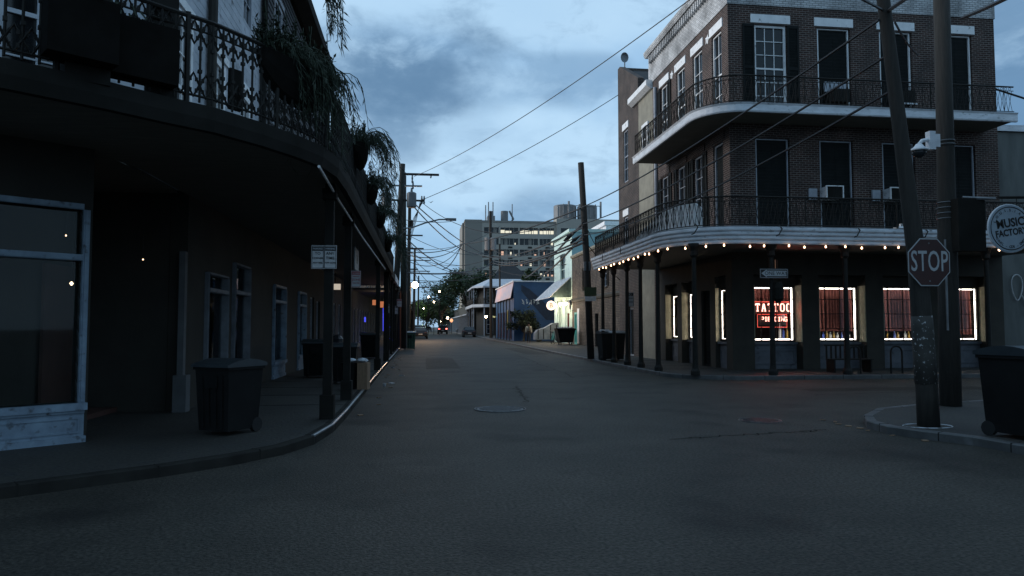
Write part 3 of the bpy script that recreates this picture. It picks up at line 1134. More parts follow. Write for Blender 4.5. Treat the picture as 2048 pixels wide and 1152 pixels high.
ns = thing('neon_sign', 'red neon sign reading TATTOO with a smaller word PIERCING below, in the left shop window', 'neon sign', (12.07, yn, 2.0))


def neon_word(word, x0, w_, g_, z0, h, r, y):
    for i, ch in enumerate(word):
        b = MB()
        xx = x0 + i * (w_ + g_)
        for s in STK[ch]:
            b.tube([(xx + u * w_, y, z0 + v * h) for u, v in s], r, 6)
        b.build('letter', M['neontext'], ns)


neon_word('TATTOO', 11.55, .13, .098, 2.12, .25, .018, yn)
neon_word('PIERCING', 11.75, .085, .037, 1.77, .14, .012, yn)
pl = bpy.data.lights.new('neon_glow', 'AREA')
pl.shape = 'RECTANGLE'
pl.size = 1.2
pl.size_y = .4
pl.energy = 14
pl.color = (1.0, 0.10, 0.07)
po = bpy.data.objects.new('neon_glow', pl)
po.location = (12.1, yn - .09, 2.1)
po.rotation_euler = (R(-90), 0, 0)
C.objects.link(po)
MB().box(11.33, 12.84, yn + .04, yn + .07, 2.03, 2.44).build('backing_panel', M['signblack'], ns)
MB().box(11.62, 12.7, yn + .04, yn + .07, 1.62, 1.95).build('backing_panel', M['signblack'], ns)
MB().tube([(11.33, yn + .03, 2.03), (12.84, yn + .03, 2.03), (12.84, yn + .03, 2.44), (11.33, yn + .03, 2.44)], .014, 6, closed=True).build('border_tube', M['neonborder'], ns)
MB().tube([(11.62, yn + .03, 1.56), (12.7, yn + .03, 1.56), (12.7, yn + .03, 2.0), (11.62, yn + .03, 2.0)], .010, 6, closed=True).build('border_tube', M['neonborder'], ns)

# galleries of the corner building
GP = [(7.55, 30.9), (7.55, 22.5)] + arc(9.65, 22.5, 2.1, 180, 270, 12)[1:] + [(XR + .05, 20.4)]
b = MB()
b.prism(GP + [(XR + .05, Y0 - .01), (X0 - .01, Y0 - .01), (X0 - .01, 30.9)], 4.1, 4.5)
b.build('gallery_floor', M['soffit'], rb)
b = MB()
z = 4.06
prof = [(-.05, z)]
for k in range(4):
    zz = z + k * .125
    o_ = .02 + k * .035
    prof += [(o_, zz), (o_ + .02, zz + .035), (o_ + .02, zz + .095), (o_, zz + .118)]
prof += [(.15, 4.58), (-.05, 4.58)]
b.sweep(GP, prof)
b.build('gallery_fascia', M['fascia'], rb)
railing(rb, [(7.6, 30.85), (7.6, 22.5)] + arc(9.65, 22.5, 2.05, 180, 270, 12)[1:] + [(XR, 20.45)], 4.58, 5.5, M['iron'], .15)
# upper balcony
BP = [(9.0, 29.6), (9.0, 23.2)] + arc(10.45, 23.2, 1.45, 180, 270, 10)[1:] + [(20.0, 21.75)]
MB().prism(BP + [(20.0, Y0 - .01), (X0 - .01, Y0 - .01), (X0 - .01, 29.6)], 8.56, 8.76).build('balcony_floor', M['soffit'], rb)
MB().sweep(BP, [(-.04, 8.5), (.03, 8.5), (.05, 8.54), (.05, 8.74), (.09, 8.8), (-.04, 8.8)]).build('balcony_fascia', M['fascia'], rb)
railing(rb, [(9.04, 29.55), (9.04, 23.2)] + arc(10.45, 23.2, 1.41, 180, 270, 10)[1:] + [(19.95, 21.79)], 8.8, 9.72, M['iron'], .15)
# iron posts holding the gallery up
posts = [(7.8, y) for y in (30.4, 28.6, 26.7, 25.0, 23.1)] + [(8.22, 20.95), (10.53, 20.62), (12.93, 20.62), (15.3, 20.62), (17.7, 20.62), (20.2, 20.62)]
for i, (x, y) in enumerate(posts):
    b = MB()
    r = .085
    b.lathe((x, y, KH), [(.14, 0), (.14, .12), (.10, .2), (r, .3), (r * .85, 2), (r * .8, 3.55), (.12, 3.62), (.12, 3.75), (.18, 3.9), (.18, 3.985)], 10)
    o = b.build('gallery_post', M['iron'], rb)
# string of bulbs along the gallery edge
sl_ = thing('string_lights', 'string of warm round bulbs under the edge of the curved gallery', 'string lights', (7.5, 21, 4.0))
LP = [(7.44, 29.6), (7.44, 22.5)] + arc(9.65, 22.5, 2.21, 180, 270, 12)[1:] + [(15.5, 20.29)]
pts = [(p.x, p.y, 4.045) for p, d in walk(LP, .3)]
MB().tube(pts, .008, 4).build('cable', M['wire'], sl_)
for i, (p, d) in enumerate(walk(LP, .62)):
    p = p + d * .09 * math.sin(i * 2.7)
    c = Vector((p.x, p.y, 3.985 + .022 * math.sin(i * 2.1)))
    bulb = MB().lathe(tuple(c), [(.010, .045), (.016, .028), (.030, 0), (.024, -.022), (.008, -.036)][::-1], 8).build('bulb', M['bulb'], sl_, smooth=True)
for x in (17.9,):
    MB().lathe((x, 20.3, 3.97), [(.01, -.04), (.04, 0), (.02, .05)], 8).build('bulb', M['bulb'], sl_, smooth=True)
for (px, py) in ((1233, 533), (1258, 535), (1285, 533)):
    c = at(px, py, 29.5)
    MB().lathe(tuple(c), [(.01, -.03), (.03, 0), (.01, .04)], 8).build('bulb', M['bulb'], sl_)

# air conditioners and bits on the gallery
for (x, nm, lb) in ((13.95, 'window_air_conditioner', 'white framed window air conditioner in the second upper window from the corner'),
                    (16.3, 'window_air_conditioner', 'pale window air conditioner half hidden behind the leaning pole')):
    t = thing(nm, lb, 'air conditioner', (x, Y0, 5.95), 'window air conditioners')
    MB().box(x - .27, x + .3, Y0 - .42, Y0 + .06, 5.95, 6.36).build('casing', M['fascia'], t)
    b = MB()
    for (a, c, e, f_) in ((x - .3, x + .33, 5.93, 5.96), (x - .3, x + .33, 6.35, 6.38), (x - .3, x - .27, 5.96, 6.35), (x + .3, x + .33, 5.96, 6.35)):
        b.box(a, c, Y0 - .47, Y0 - .40, e, f_)
    b.build('frame', M['white'], t)
    b = MB()
    b.box(x - .26, x + .29, Y0 - .44, Y0 - .425, 5.97, 6.34)
    for k in range(9):
        b.box(x - .25 + k * .06, x - .235 + k * .06, Y0 - .45, Y0 - .44, 5.98, 6.33)
    b.build('grille', M['black'], t)
    MB().box(x - .72, x - .42, Y0 - .1, Y0 - .02, 5.95, 6.33).build('side_panel', M['trim2'], t)
t = thing('window_air_conditioner', 'dark window air conditioner low in the second top floor window', 'air conditioner', (14.3, Y0, 9.3), 'window air conditioners')
MB().box(14.0, 14.6, Y0 - .45, Y0, 9.3, 9.75).build('casing', M['black'], t)
MB().box(13.9, 14.75, Y0 - .1, Y0 - .02, 9.75, 10.1).build('side_panel', M['trim2'], t)
t = thing('window_air_conditioner', 'pale edged window unit beside the leaning pole on the top floor', 'air conditioner', (16.8, Y0, 9.3), 'window air conditioners')
MB().box(16.5, 17.05, Y0 - .45, Y0, 9.35, 9.8).build('casing', M['black'], t)
MB().box(16.45, 17.12, Y0 - .47, Y0 - .44, 9.3, 9.35).build('frame', M['fascia'], t)
# pale board / sheet leaning behind the lower railing at the bend
bd = MB()
sh = [(7.66, 25.4, 4.66), (7.66, 24.2, 4.95), (7.68, 23.2, 5.12), (7.74, 22.3, 5.28), (7.98, 21.6, 5.36), (8.3, 21.05, 5.38), (8.45, 20.9, 5.2)]
vs = []
for (x, y, z) in sh:
    vs += [(x, y, 4.6), (x, y, z), (x + .05, y + .03, z), (x + .05, y + .03, 4.6)]
fs = [(0, 1, 2, 3), tuple(4 * (len(sh) - 1) + k for k in (3, 2, 1, 0))]
for k in range(len(sh) - 1):
    for a in range(4):
        fs.append((4 * k + a, 4 * k + (a + 1) % 4, 4 * k + 4 + (a + 1) % 4, 4 * k + 4 + a))
bd.add(vs, fs)
o = bd.build('canvas_sheet', M['white'])
tag(o, 'pale sheet tied inside the lower railing where the gallery bends', 'sheet')
# flood lamp fitting on top of the lower gallery edge
t = thing('flood_light', 'small white flood light lying on the lower gallery edge under the second window', 'flood light', (15.0, 20.6, 4.6))
b = MB().box(14.62, 14.95, 20.4, 20.7, 4.62, 4.67)
b.lathe((14.78, 20.55, 4.67), [(.05, 0), (.05, .1)], 8)
b.build('bracket', M['white'], t)
MB().obox((15.2, 20.5, 4.66), (.34, .2, .09), ry=.06).build('lamp_head', M['white'], t)
# gooseneck cable clips over the fascia
for i, (px, py) in enumerate(((1215, 505), (1290, 480), (1392, 465), (1560, 458), (1715, 458), (1850, 458))):
    if px < 1392:
        p = None
        t_ = (px - 1215) / 180
        y = 29 - t_ * 6.5
        pts = [(7.56, y, 4.62), (7.42, y - .1, 4.55), (7.36, y - .25, 4.35), (7.38, y - .3, 4.28)]
    else:
        q = at(px, py, 20.3)
        pts = [(q.x, 20.35, 4.62), (q.x + .02, 20.2, 4.5), (q.x - .1, 20.17, 4.32), (q.x - .18, 20.2, 4.28)]
    MB().tube(pts, .018, 5).build('cable_hook', M['iron'], rb)

# rear wings of the corner building
cw = thing('rear_wing', 'cream stucco wing with small cornice between the brick block and the brick rear house', 'building', (X0, 32, 0))
b = MB(TW)
b.wall(YB + .31, 33.5, .1, 12.45, .3, [(31.9, 32.7, 9.6, 11.0)])
b.build('wall', M['cream'], cw)
MB().sweep([(X0, 34.3), (X0, YB + .32)], [(-.3, 12.45), (.1, 12.45), (.3, 12.6), (.3, 12.85), (-.3, 12.85)]).build('cornice', M['white'], cw)
window(cw, TW, 31.85, 32.75, 9.6, 11.1, cols=1, rows=2, rec=-.03, fw=.15)
bw = thing('rear_house', 'narrow brown brick house with slanted parapet behind the corner building', 'building', (X0, 35, 0))
b = MB(TW)
b.wall(33.52, 37.1, 4.2, 13.5, .3, [(35.3, 36.1, 9.0, 11.7), (35.4, 36.1, 4.4, 7.2)])
b.vprism([(33.52, 13.5), (37.1, 13.5), (37.1, 15.4), (36.7, 15.4), (33.52, 13.72)], 0, -.3)
b.wall(33.52, 37.1, .1, 4.2, .3, [(34.6, 35.5, .1, 2.5)])
b.t = IDT
b.box(X0 + .02, XR, 33.53, 33.7, .1, 12.7)
b.box(X0 + .02, XR, 36.8, 37.1, .1, 15.4)
b.build('wall', M['brick2'], bw)
MB().add([(X0 + .3, 33.6, 13.5), (XR, 33.6, 13.5), (XR, 37.0, 15.38), (X0 + .3, 37.0, 15.38), (X0 + .3, 33.6, 13.3), (XR, 33.6, 13.3), (XR, 37.0, 15.2), (X0 + .3, 37.0, 15.2)],
         [(0, 1, 2, 3), (7, 6, 5, 4), (0, 4, 5, 1), (1, 5, 6, 2), (2, 6, 7, 3), (3, 7, 4, 0)]).build('roof', M['slate'], bw)
window(bw, TW, 35.3, 36.1, 9.0, 11.7, lintel=.34, rec=.1, cols=2, rows=4, frame=M['trim2'])
window(bw, TW, 35.4, 36.1, 4.4, 7.2, lintel=.34, rec=.1, cols=2, rows=4, frame=M['trim2'])
window(bw, TW, 34.6, 35.5, .12, 2.5, closed=True, name='door', frame=M['trim2'])
# ledger band over the street-level doors
for y, wd in ((31.9, .9),):
    window(cw, TW, y, y + wd, .12, 2.6, closed=True, name='door', frame=M['trim2'])
q = at(1258, 125, 35.5)
dish = thing('satellite_dish', 'small round satellite dish on top of the slanted brick parapet', 'satellite dish', (10.6, 36.6, 15.4))
n = 14
b = MB()
vs = [(10.62, 36.5, 15.82)]
for ring, dd in ((.15, .02), (.27, .07)):
    for k in range(n):
        a = 2 * PI * k / n
        vs.append((10.62 + ring * math.cos(a) * .8, 36.5 - dd - .1 * math.sin(a) * ring, 15.82 + ring * math.sin(a)))
fs = [(0, 1 + k, 1 + (k + 1) % n) for k in range(n)] + [(1 + k, 1 + n + k, 1 + n + (k + 1) % n, 1 + (k + 1) % n) for k in range(n)]
b.add(vs, fs)
b.build('dish', M['steel'], dish)
MB().tube([(10.7, 36.7, 15.35), (10.7, 36.7, 15.8), (10.64, 36.52, 15.82)], .03, 6).build('mast', M['steel'], dish)

# neighbour on the far right
nb = thing('side_house', 'grey stained stucco house wall at the right edge behind the round sign', 'building', (24, 24.6, 0))
b = MB()
b.box(20.95, 34, 24.2, 30, 0, 8.9)
b.build('wall', mat('stained_grey_stucco', (0.16, 0.165, 0.155), (0.09, 0.095, 0.09), 0.9, 0.8, stretch=(2, 2, .4), bump=.2), nb)
MB().add([(20.9, 24.1, 8.9), (34, 24.1, 8.9), (34, 24.1, 9.5), (20.9, 24.1, 9.1), (20.9, 30, 8.9), (34, 30, 8.9), (34, 30, 9.5), (20.9, 30, 9.1)],
         [(0, 1, 2, 3), (7, 6, 5, 4), (3, 2, 6, 7), (0, 3, 7, 4), (1, 5, 6, 2)]).build('parapet', M['fascia'], nb)
ib = railing(nb, [(20.7, 24.5), (21.5, 24.3), (21.5, 27)], 9.15, 10.15, M['iron'], .14)
window(nb, tf((0, 24.2), (1, 0), (0, -1)), 24.3, 25.4, 4.5, 7.0, frame=M['trim2'], rec=.02)
MB().tube([(19.6, 24.3, 10.7), (21.5, 24.3, 10.55), (24, 24.3, 9.9)], .04, 5).build('cable', M['wire'], nb)

b = MB()
c = at(2034, 575, 24.12)
b.tube([(c.x + .22 * math.sin(2 * PI * k / 20) * (1 + .3 * math.cos(2 * PI * k / 20)), 24.12, c.z + .48 * math.cos(2 * PI * k / 20)) for k in range(20)], .022, 6, closed=True)
b.tube([(c.x + .2, 24.12, c.z - .3), (c.x + .45, 24.12, c.z - .75), (c.x + .3, 24.12, c.z - 1.0)], .022, 6)
tag(b.build('loop_sign', M['signdull']), 'unlit pale tube loop on the stucco wall at the right edge below the round sign', 'sign')

# ------------------------------------------------------------------ low brick house and mint house on the right
XM = 12.5
TM = tf((XM, 0), (0, 1), (-1, 0))
lb = thing('brick_shop', 'low old tan brick house with two green shuttered windows between gallery and mint house', 'building', (XM, 48, 0))
y0_, y1_ = 38.5, 58.9
b = MB(TM)
wins = [(53.6, 54.5, 4.3, 6.1), (47.5, 48.4, 4.3, 6.1)]
b.wall(y0_, y1_, .1, 7.2, .35, wins + [(56.9, 57.9, .12, 2.7), (50.0, 51.0, .12, 2.5)])
b.t = IDT
b.box(XM + .36, XM + 14, y0_ + .01, y0_ + .3, .1, 7.2)
b.build('wall', M['brick3'], lb)
MB().sweep([(XM, y1_), (XM, y0_)], [(-.35, 7.2), (.08, 7.2), (.16, 7.3), (.16, 7.42), (-.35, 7.42)]).build('cornice', M['cream'], lb)
MB().box(XM + .2, XM + 14, y0_ + .1, y1_, 7.0, 7.1).build('roof', M['slate'], lb)
MB().sweep([(XM, y1_), (XM, y0_)], [(-.01, 3.55), (.10, 3.55), (.14, 3.7), (.05, 3.85), (-.01, 3.85)]).build('string_course', M['shopwall'], lb)
for (a, c, e, f_) in wins:
    window(lb, TM, a, c, e, f_, shutters=.42, sill=.08, frame=M['trim2'], lm=M['shopwall'])
window(lb, TM, 56.9, 57.9, .12, 2.7, name='door', frame=M['teal'], rec=.02, fw=.16, cols=2, rows=4, glassm=M['teal'])
window(lb, TM, 50.0, 51.0, .12, 2.5, name='door', frame=M['black'], closed=True, rec=.2)
MB(TM).box(56.2, 56.85, .001, .03, .2, 3.0).build('white_reveal', M['white'], lb)

mh_ = thing('mint_house', 'tall mint green painted house with slanted roofline and striped metal awning', 'building', (XM, 62, 0))
y0_, y1_ = 59.0, 67.0
b = MB(TM)
b.wall(y0_, y1_, .1, 9.45, .3, [(62.0, 64.0, 5.4, 7.9), (60.1, 61.1, .12, 2.7), (63.6, 64.8, .12, 3.3)])
b.build('wall', M['mint'], mh_)
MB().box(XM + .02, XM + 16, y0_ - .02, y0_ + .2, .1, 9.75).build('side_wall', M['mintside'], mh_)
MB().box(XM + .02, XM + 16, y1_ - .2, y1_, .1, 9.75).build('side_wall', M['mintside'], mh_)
MB().box(XM - .25, XM + 16, y0_ - .1, y1_ + .1, 9.5, 9.75).build('roof', M['mint'], mh_)
window(mh_, TM, 62.0, 64.0, 5.4, 7.9, frame=M['mint'], cols=2, rows=2, sill=.08, lm=M['mint'])
MB(TM).add([(61.8, .05, 8.0), (64.2, .05, 8.0), (64.2, .7, 7.5), (61.8, .7, 7.5)], [(0, 1, 2, 3)]).build('window_hood', M['shopwall'], mh_)
window(mh_, TM, 60.1, 61.1, .12, 2.7, name='door', frame=M['signredtxt'], closed=True)
window(mh_, TM, 63.6, 64.8, .12, 3.3, name='door', frame=M['mint'], cols=2, rows=5)
for y in (59.3, 61.5, 63.3, 65.2):
    MB(TM).box(y, y + .28, .005, .07, .12, 3.9).build('pilaster', M['mint'], mh_)
# awning: sloping striped roof and ribbed side
b = MB()
ax0, ax1, ay0, ay1, zt, zb = XM - .005, XM - 1.9, 59.2, 66.5, 5.75, 4.0
b.add([(ax0, ay0, zt), (ax0, ay1, zt), (ax1, ay1, zb), (ax1, ay0, zb), (ax0, ay0, zt - .06), (ax0, ay1, zt - .06), (ax1, ay1, zb - .06), (ax1, ay0, zb - .06)],
      [(0, 1, 2, 3), (7, 6, 5, 4), (0, 3, 7, 4), (1, 5, 6, 2), (3, 2, 6, 7)])
for k in range(25):
    yy = ay0 + (ay1 - ay0) * k / 24
    b.tube([(ax0, yy, zt + .002), (ax1, yy, zb + .002)], .014, 4)
b.build('awning', M['fascia'], mh_)
b = MB()
for k in range(12):
    t0, t1 = k / 12, (k + 1) / 12
    xa, xb = ax0 + (ax1 - ax0) * t0, ax0 + (ax1 - ax0) * t1
    za, zb_ = zt + (zb - zt) * t0 - .07, zt + (zb - zt) * t1 - .07
    yo = .03 if k % 2 else 0
    b.add([(xa, ay0 + yo, zb), (xb, ay0 + yo, zb), (xb, ay0 + yo, zb_), (xa, ay0 + yo, za)], [(0, 1, 2, 3)])
    if k:
        b.add([(xa, ay0, zb), (xa, ay0 + .03, zb), (xa, ay0 + .03, za), (xa, ay0, za)], [(0, 1, 2, 3)])
b.build('awning_side', mat('dark_green_ribbed_metal', (0.10, 0.15, 0.135), (0.07, 0.1, 0.09), .6, 4), mh_)
# wall lamps under the awning
for i, (x, y, z, lab) in enumerate(((XM - .45, 65.6, 3.55, 'bright white lamp at the far end under the mint house awning'),
                                   (XM - .3, 62.6, 3.55, 'bright lamp in the middle under the mint house awning'),
                                   (XM - .3, 60.0, 3.5, 'bright lamp at the near end under the mint house awning'))):
    t = thing('wall_lamp', lab, 'lamp', (x, y, z), 'lamps under the awning')
    MB().lathe((x, y, z), [(.03, -.12), (.09, -.05), (.1, .02), (.05, .1)], 10).build('bulb', M['lampwhite'], t, smooth=True)
    MB().tube([(x, y, z + .1), (x + .15, y, z + .25), (XM, y, z + .2)], .02, 5).build('bracket', M['iron'], t)
    pl = bpy.data.lights.new('lamp_light', 'POINT')
    pl.energy = (110, 90, 150)[i]
    pl.color = (1.0, .80, .55)
    pl.shadow_soft_size = .1
    po = bpy.data.objects.new('lamp_light', pl)
    po.location = (x - .9, y - (1.2 if i == 2 else 0), z - .15)
    C.objects.link(po)
# round lit sign and lantern
t = thing('round_sign', 'glowing round white sign with a dark B hanging at the awning corner', 'sign', (XM - 2.0, 63.5, 3.0))
q = at(1102, 611, 60.5)
b = MB(tf((q.x, q.y), (1, 0), (0, -1)))
b.tube([(0, .05, q.z), (0, -.05, q.z)], .38, 20)
b.build('face', emis('lit_sign_face', (1, .78, .6), .9), t)
MB().tube([(q.x + .38 * math.cos(2 * PI * k / 20), q.y - .06, q.z + .38 * math.sin(2 * PI * k / 20)) for k in range(20)], .025, 5, closed=True).build('rim', emis('lit_rim', (1, .85, .7), 1.5), t)
MB().tube([(q.x, q.y, q.z + .38), (q.x, q.y, 4.05)], .015, 5).build('hanger', M['iron'], t)
text('B', .55, (q.x, q.y - .075, q.z), (R(90), 0, 0), M['signblack'], 'letter', t)
t = thing('wall_lantern', 'old wall lantern on the tan brick beside the teal door', 'lantern', (XM - .2, 58.4, 3.2))
b = MB().lathe((XM - .3, 58.3, 3.0), [(.06, 0), (.16, .5), (.2, .52), (.05, .75)], 6)
b.tube([(XM - .3, 58.3, 3.0), (XM - .3, 58.3, 2.8), (XM, 58.3, 2.9)], .02, 5)
b.build('lantern_body', M['steel'], t)

# ------------------------------------------------------------------ blue house, hip roof, corner gallery house
bl = thing('blue_house', 'deep blue painted side wall of a low bar with pink metal gallery roof', 'building', (9.2, 74, 0))
MB().box(9.15, 15.5, 71.0, 88, .1, 6.0).build('wall', M['bluewall'], bl)
MB().box(9.05, 15.6, 70.9, 88.1, 6.0, 6.12).build('coping', M['fascia'], bl)
# darker painted sweep and pale lettering painted on the blue wall
b = MB()
b.vprism([(9.9, 5.7), (10.7, 5.3), (13.3, 3.0), (13.6, 2.2), (12.4, 2.2), (10.3, 4.6), (9.9, 5.1)], 70.99, 70.97)
b.build('painted_shape', mat('navy_mural_paint', (.02, .035, .07), None, .8), bl)
b = MB()
xs = 9.9
for k in range(5):
    x = xs + k * .38
    pts = [(x + random.uniform(0, .3), 70.95, 4.0 + random.uniform(-.28, .28)) for _ in range(6)]
    b.tube(pts, .025, 4)
b.build('painted_graffiti', M['white'], bl)
b = MB()
Yn, Yf = 71.2, 86.5
b.add([(8.85, Yn, 4.45), (8.85, Yf, 4.45), (9.15, Yf, 6.0), (9.15, Yn, 6.0), (8.85, Yn, 4.4), (8.85, Yf, 4.4), (9.15, Yf, 5.95), (9.15, Yn, 5.95)],
      [(0, 3, 2, 1), (4, 5, 6, 7), (0, 1, 5, 4), (0, 4, 7, 3), (1, 2, 6, 5)])
b.build('gallery_roof', M['pinkroof'], bl)
for k in range(6):
    y = Yn + 1 + k * 2.8
    MB().box(8.86, 8.94, y, y + .1, .12, 4.4).build('gallery_post', M['iron'], bl)
TB = tf((9.15, 0), (0, 1), (-1, 0))
cc = [M['pinkroof'], M['mint'], M['orangeneon']]
for k in range(5):
    y = 72.5 + k * 2.9
    window(bl, TB, y, y + 1.1, .3, 3.1, frame=mat('mauve_trim', (.22, .14, .18), None, .8), rec=-.04, cols=2, rows=3)
MB(TB).box(75.2, 75.6, .05, .1, 1.2, 3.3).build('yellow_sign', mat('dull_yellow', (.4, .33, .05), None, .7), bl)
hp = thing('hip_roof_house', 'dark hip roofed house rising behind the blue bar and the corner gallery house', 'building', (16, 128, 0))
MB().box(12.8, 20.0, 131, 140, .1, 9.4).build('wall', M['black'], hp)
b = MB()
zr = 12.9
b.add([(12.0, 130, 9.4), (20.8, 130, 9.4), (20.8, 141, 9.4), (12.0, 141, 9.4), (15.0, 134, zr), (17.6, 134, zr), (17.6, 137, zr), (15.0, 137, zr)],
      [(0, 1, 5, 4), (1, 2, 6, 5), (2, 3, 7, 6), (3, 0, 4, 7), (4, 5, 6, 7), (0, 3, 2, 1)])
b.build('roof', M['slate'], hp)
cg = thing('corner_gallery_house', 'two storey corner house with curved iron galleries and pale roof edge down the street', 'building', (9, 112, 0))
GP2 = [(8.0, 129.5), (8.0, 112.5), (9.5, 110), (18.5, 110)]
MB().prism([(9.9, 112.5), (18.4, 112.5), (18.4, 129.5), (9.9, 129.5)], .1, 8.4).build('wall', M['darkwall'], cg)
MB().prism(GP2 + [(18.5, 129.5)], 4.45, 4.6).build('gallery_floor', M['soffit'], cg)
MB().sweep(GP2, [(-.05, 4.5), (.08, 4.5), (.12, 4.95), (-.05, 4.95)]).build('gallery_fascia', M['fascia'], cg)
MB().sweep(GP2, [(-.05, 7.5), (.1, 7.5), (.1, 7.75), (-2.6, 9.0), (-2.6, 8.8)]).build('gallery_roof', M['greyroof'], cg)
railing(cg, GP2, 4.95, 5.9, M['iron'], .5, t=.03)
for (x, y) in ((8.05, 128), (8.05, 122), (8.05, 116), (8.1, 112.6), (9.55, 110.1), (12.2, 110.1), (15, 110.1)):
    MB().box(x, x + .14, y, y + .14, .12, 7.6).build('gallery_post', M['trim2'], cg)
TG = tf((0, 112.5), (1, 0), (0, -1))
for (a, c) in ((10.2, 11.2), (11.8, 12.8)):
    window(cg, TG, a, c, .4, 3.3, rec=-.05, frame=M['trim2'])
    window(cg, TG, a, c, 5.2, 7.4, rec=-.05, frame=M['trim2'])
# crescent emblem on the corner
b = MB()
c0 = Vector((11.2, 109.85, 3.6))
b.tube([(c0.x + .75 * math.cos(a), c0.y, c0.z + .62 * math.sin(a)) for a in [R(150 + 240 * k / 12) for k in range(13)]], [.03 + .11 * math.sin(PI * k / 12) for k in range(13)], 6)
o = b.build('crescent_sign', emis('yellow_neon_crescent', (1, .9, .4), .35))
tag(o, 'dull yellow crescent shaped sign hanging under the corner gallery down the street', 'sign')
for (x, y, z) in ((9.0, 100, 2.9),):
    t = thing('globe_lamp', 'small glowing pink globe lamp on a post beside the mid street pole', 'lamp', (x, y, KH))
    MB().lathe((x, y, z), [(.05, -.16), (.2, 0), (.05, .16)], 10).build('globe', M['lampwarm'], t, smooth=True)
    MB().tube([(x, y, KH), (x, y, z - .16)], .05, 6).build('post', M['iron'], t)

# ------------------------------------------------------------------ far tower block
tw = thing('apartment_block', 'seven storey beige concrete block with rows of windows and rooftop tanks far behind', 'building', (25, 170, 0))
YT = 170
TT = tf((0, YT), (1, 0), (0, -1))
rows = [(21.9, 25.2, 0), (21.9 - 5.2 + .55, 21.9 - 5.2 + 2.2, 1)]
rowz = [(23.6, 25.1), (20.9, 22.5), (18.35, 19.85), (15.8, 17.35), (13.35, 14.85), (10.8, 12.3), (8.3, 9.8), (5.8, 7.3), (3.3, 4.8)]
groups = [(14.75, 18.3), (18.7, 23.0), (23.35, 27.8), (28.15, 31.7)]
b = MB(TT)
holes = [(g0, g1, z0, z1) for g0, g1 in groups for z0, z1 in rowz]
b.wall(14.3, 32.2, .1, 26.3, .5, holes)
b.build('wall', M['towerwall'], tw)
b = MB(TT)
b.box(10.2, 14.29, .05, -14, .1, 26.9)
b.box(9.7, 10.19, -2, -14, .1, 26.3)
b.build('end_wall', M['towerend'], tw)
b = MB(TT)
b.box(32.2, 58, .6, -14, .1, 27.4)
b.build('wing', M['towerwall'], tw)
for k in range(6):
    MB(TT).box(33.3 + k * 3.4, 36.3 + k * 3.4, .605, .65, 23.6, 25.1).build('window_strip', M['dglass'], tw)
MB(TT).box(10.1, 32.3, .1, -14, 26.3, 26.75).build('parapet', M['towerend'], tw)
wl = [(0, 2, .12, .15, 0), (1, 1, .0, .55, 1), (1, 2, 0, .9, 1), (1, 3, 0, .9, 1)]
lit = {(0, 1): [(.0, .30, 'litwin'), (.36, .46, 'litwin')], }
rnd = random.Random(3)
for r, (z0, z1) in enumerate(rowz):
    for gi, (g0, g1) in enumerate(groups):
        o = MB(TT)
        np_ = 4 if gi not in (0,) else 3
        for k in range(np_ + 1):
            uu = g0 + (g1 - g0) * k / np_
            o.box(uu - .05, uu + .05, -.3, -.2, z0, z1)
        o.box(g0, g1, -.3, -.201, z0, z0 + .08)
        win = o.build('window', M['towerwall'], tw)
        MB(TT).box(g0, g1, -.45, -.35, z0, z1).build('pane', M['dglass'], win)
        # lit rooms, each with its curtain line
        if r == 0 and gi > 0:
            for (a, c) in ((.02, .26), (.28, .62), (.66, .98)):
                if rnd.random() < .9:
                    MB(TT).box(g0 + (g1 - g0) * a, g0 + (g1 - g0) * c, -.34, -.31, z0 + .1, z0 + rnd.uniform(.7, 1.0)).build('lit_pane', M['litwin'], win)
        else:
            pr = .38 if r < 4 else .75
            for k in range(np_):
                if rnd.random() < pr * .55:
                    uu = g0 + (g1 - g0) * (k + .2) / np_
                    ww = (g1 - g0) / np_ * rnd.uniform(.2, .6)
                    MB(TT).box(uu, uu + ww, -.34, -.31, z0 + .15, z0 + rnd.uniform(.45, 1.1)).build('lit_pane', M['litorange' if rnd.random() < .5 else 'litwin'], win)
                elif rnd.random() < .5:
                    uu = g0 + (g1 - g0) * (k + .1) / np_
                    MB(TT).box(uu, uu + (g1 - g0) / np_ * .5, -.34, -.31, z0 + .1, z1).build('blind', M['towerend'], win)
        if gi > 0 and r > 0 and r < 5:
            uu = g0 + (g1 - g0) * .55
            MB(TT).box(uu - .5, uu + .5, .0, .06, z0 - .75, z0 - .3).build('vent', M['darkwall'], tw)
# roof plant
def roofthing(name, lab, cat, f):
    o = f()
    tag(o, lab, cat)
t = thing('roof_tank', 'wide grey cylindrical water tank with antennas on the right of the block roof', 'water tank', (37, 176, 27.4))
MB().lathe((36.0, 178, 27.4), [(2.9, 0), (2.9, 4.4), (2.7, 4.6)], 20).build('tank', M['tank'], t)
MB().lathe((41.5, 177, 27.4), [(2.5, 0), (2.5, 4.2), (2.2, 4.5)], 20).build('tank', M['tank'], t)
b = MB()
for k in range(9):
    x = 33.6 + k * 1.35
    b.tube([(x, 174.5, 28.5), (x, 174.5, 31.2 + (k % 3) * .7)], .16 if k % 2 else .28, 5)
b.tube([(33.5, 174.5, 31.5), (44.6, 174.5, 31.5)], .1, 5)
b.build('antenna', M['tank'], t)
t = thing('roof_plant', 'small rooftop plant room with aerials above the left of the block', 'roof plant', (18, 173, 26.7))
b = MB().box(15.8, 17.6, 172, 175, 26.7, 28.2).box(16.4, 17.2, 172.4, 174, 28.2, 29.4)
b.lathe((20.0, 173, 26.7), [(.9, 0), (.9, 2.8)], 12)
b.build('plant_box', M['tank'], t)
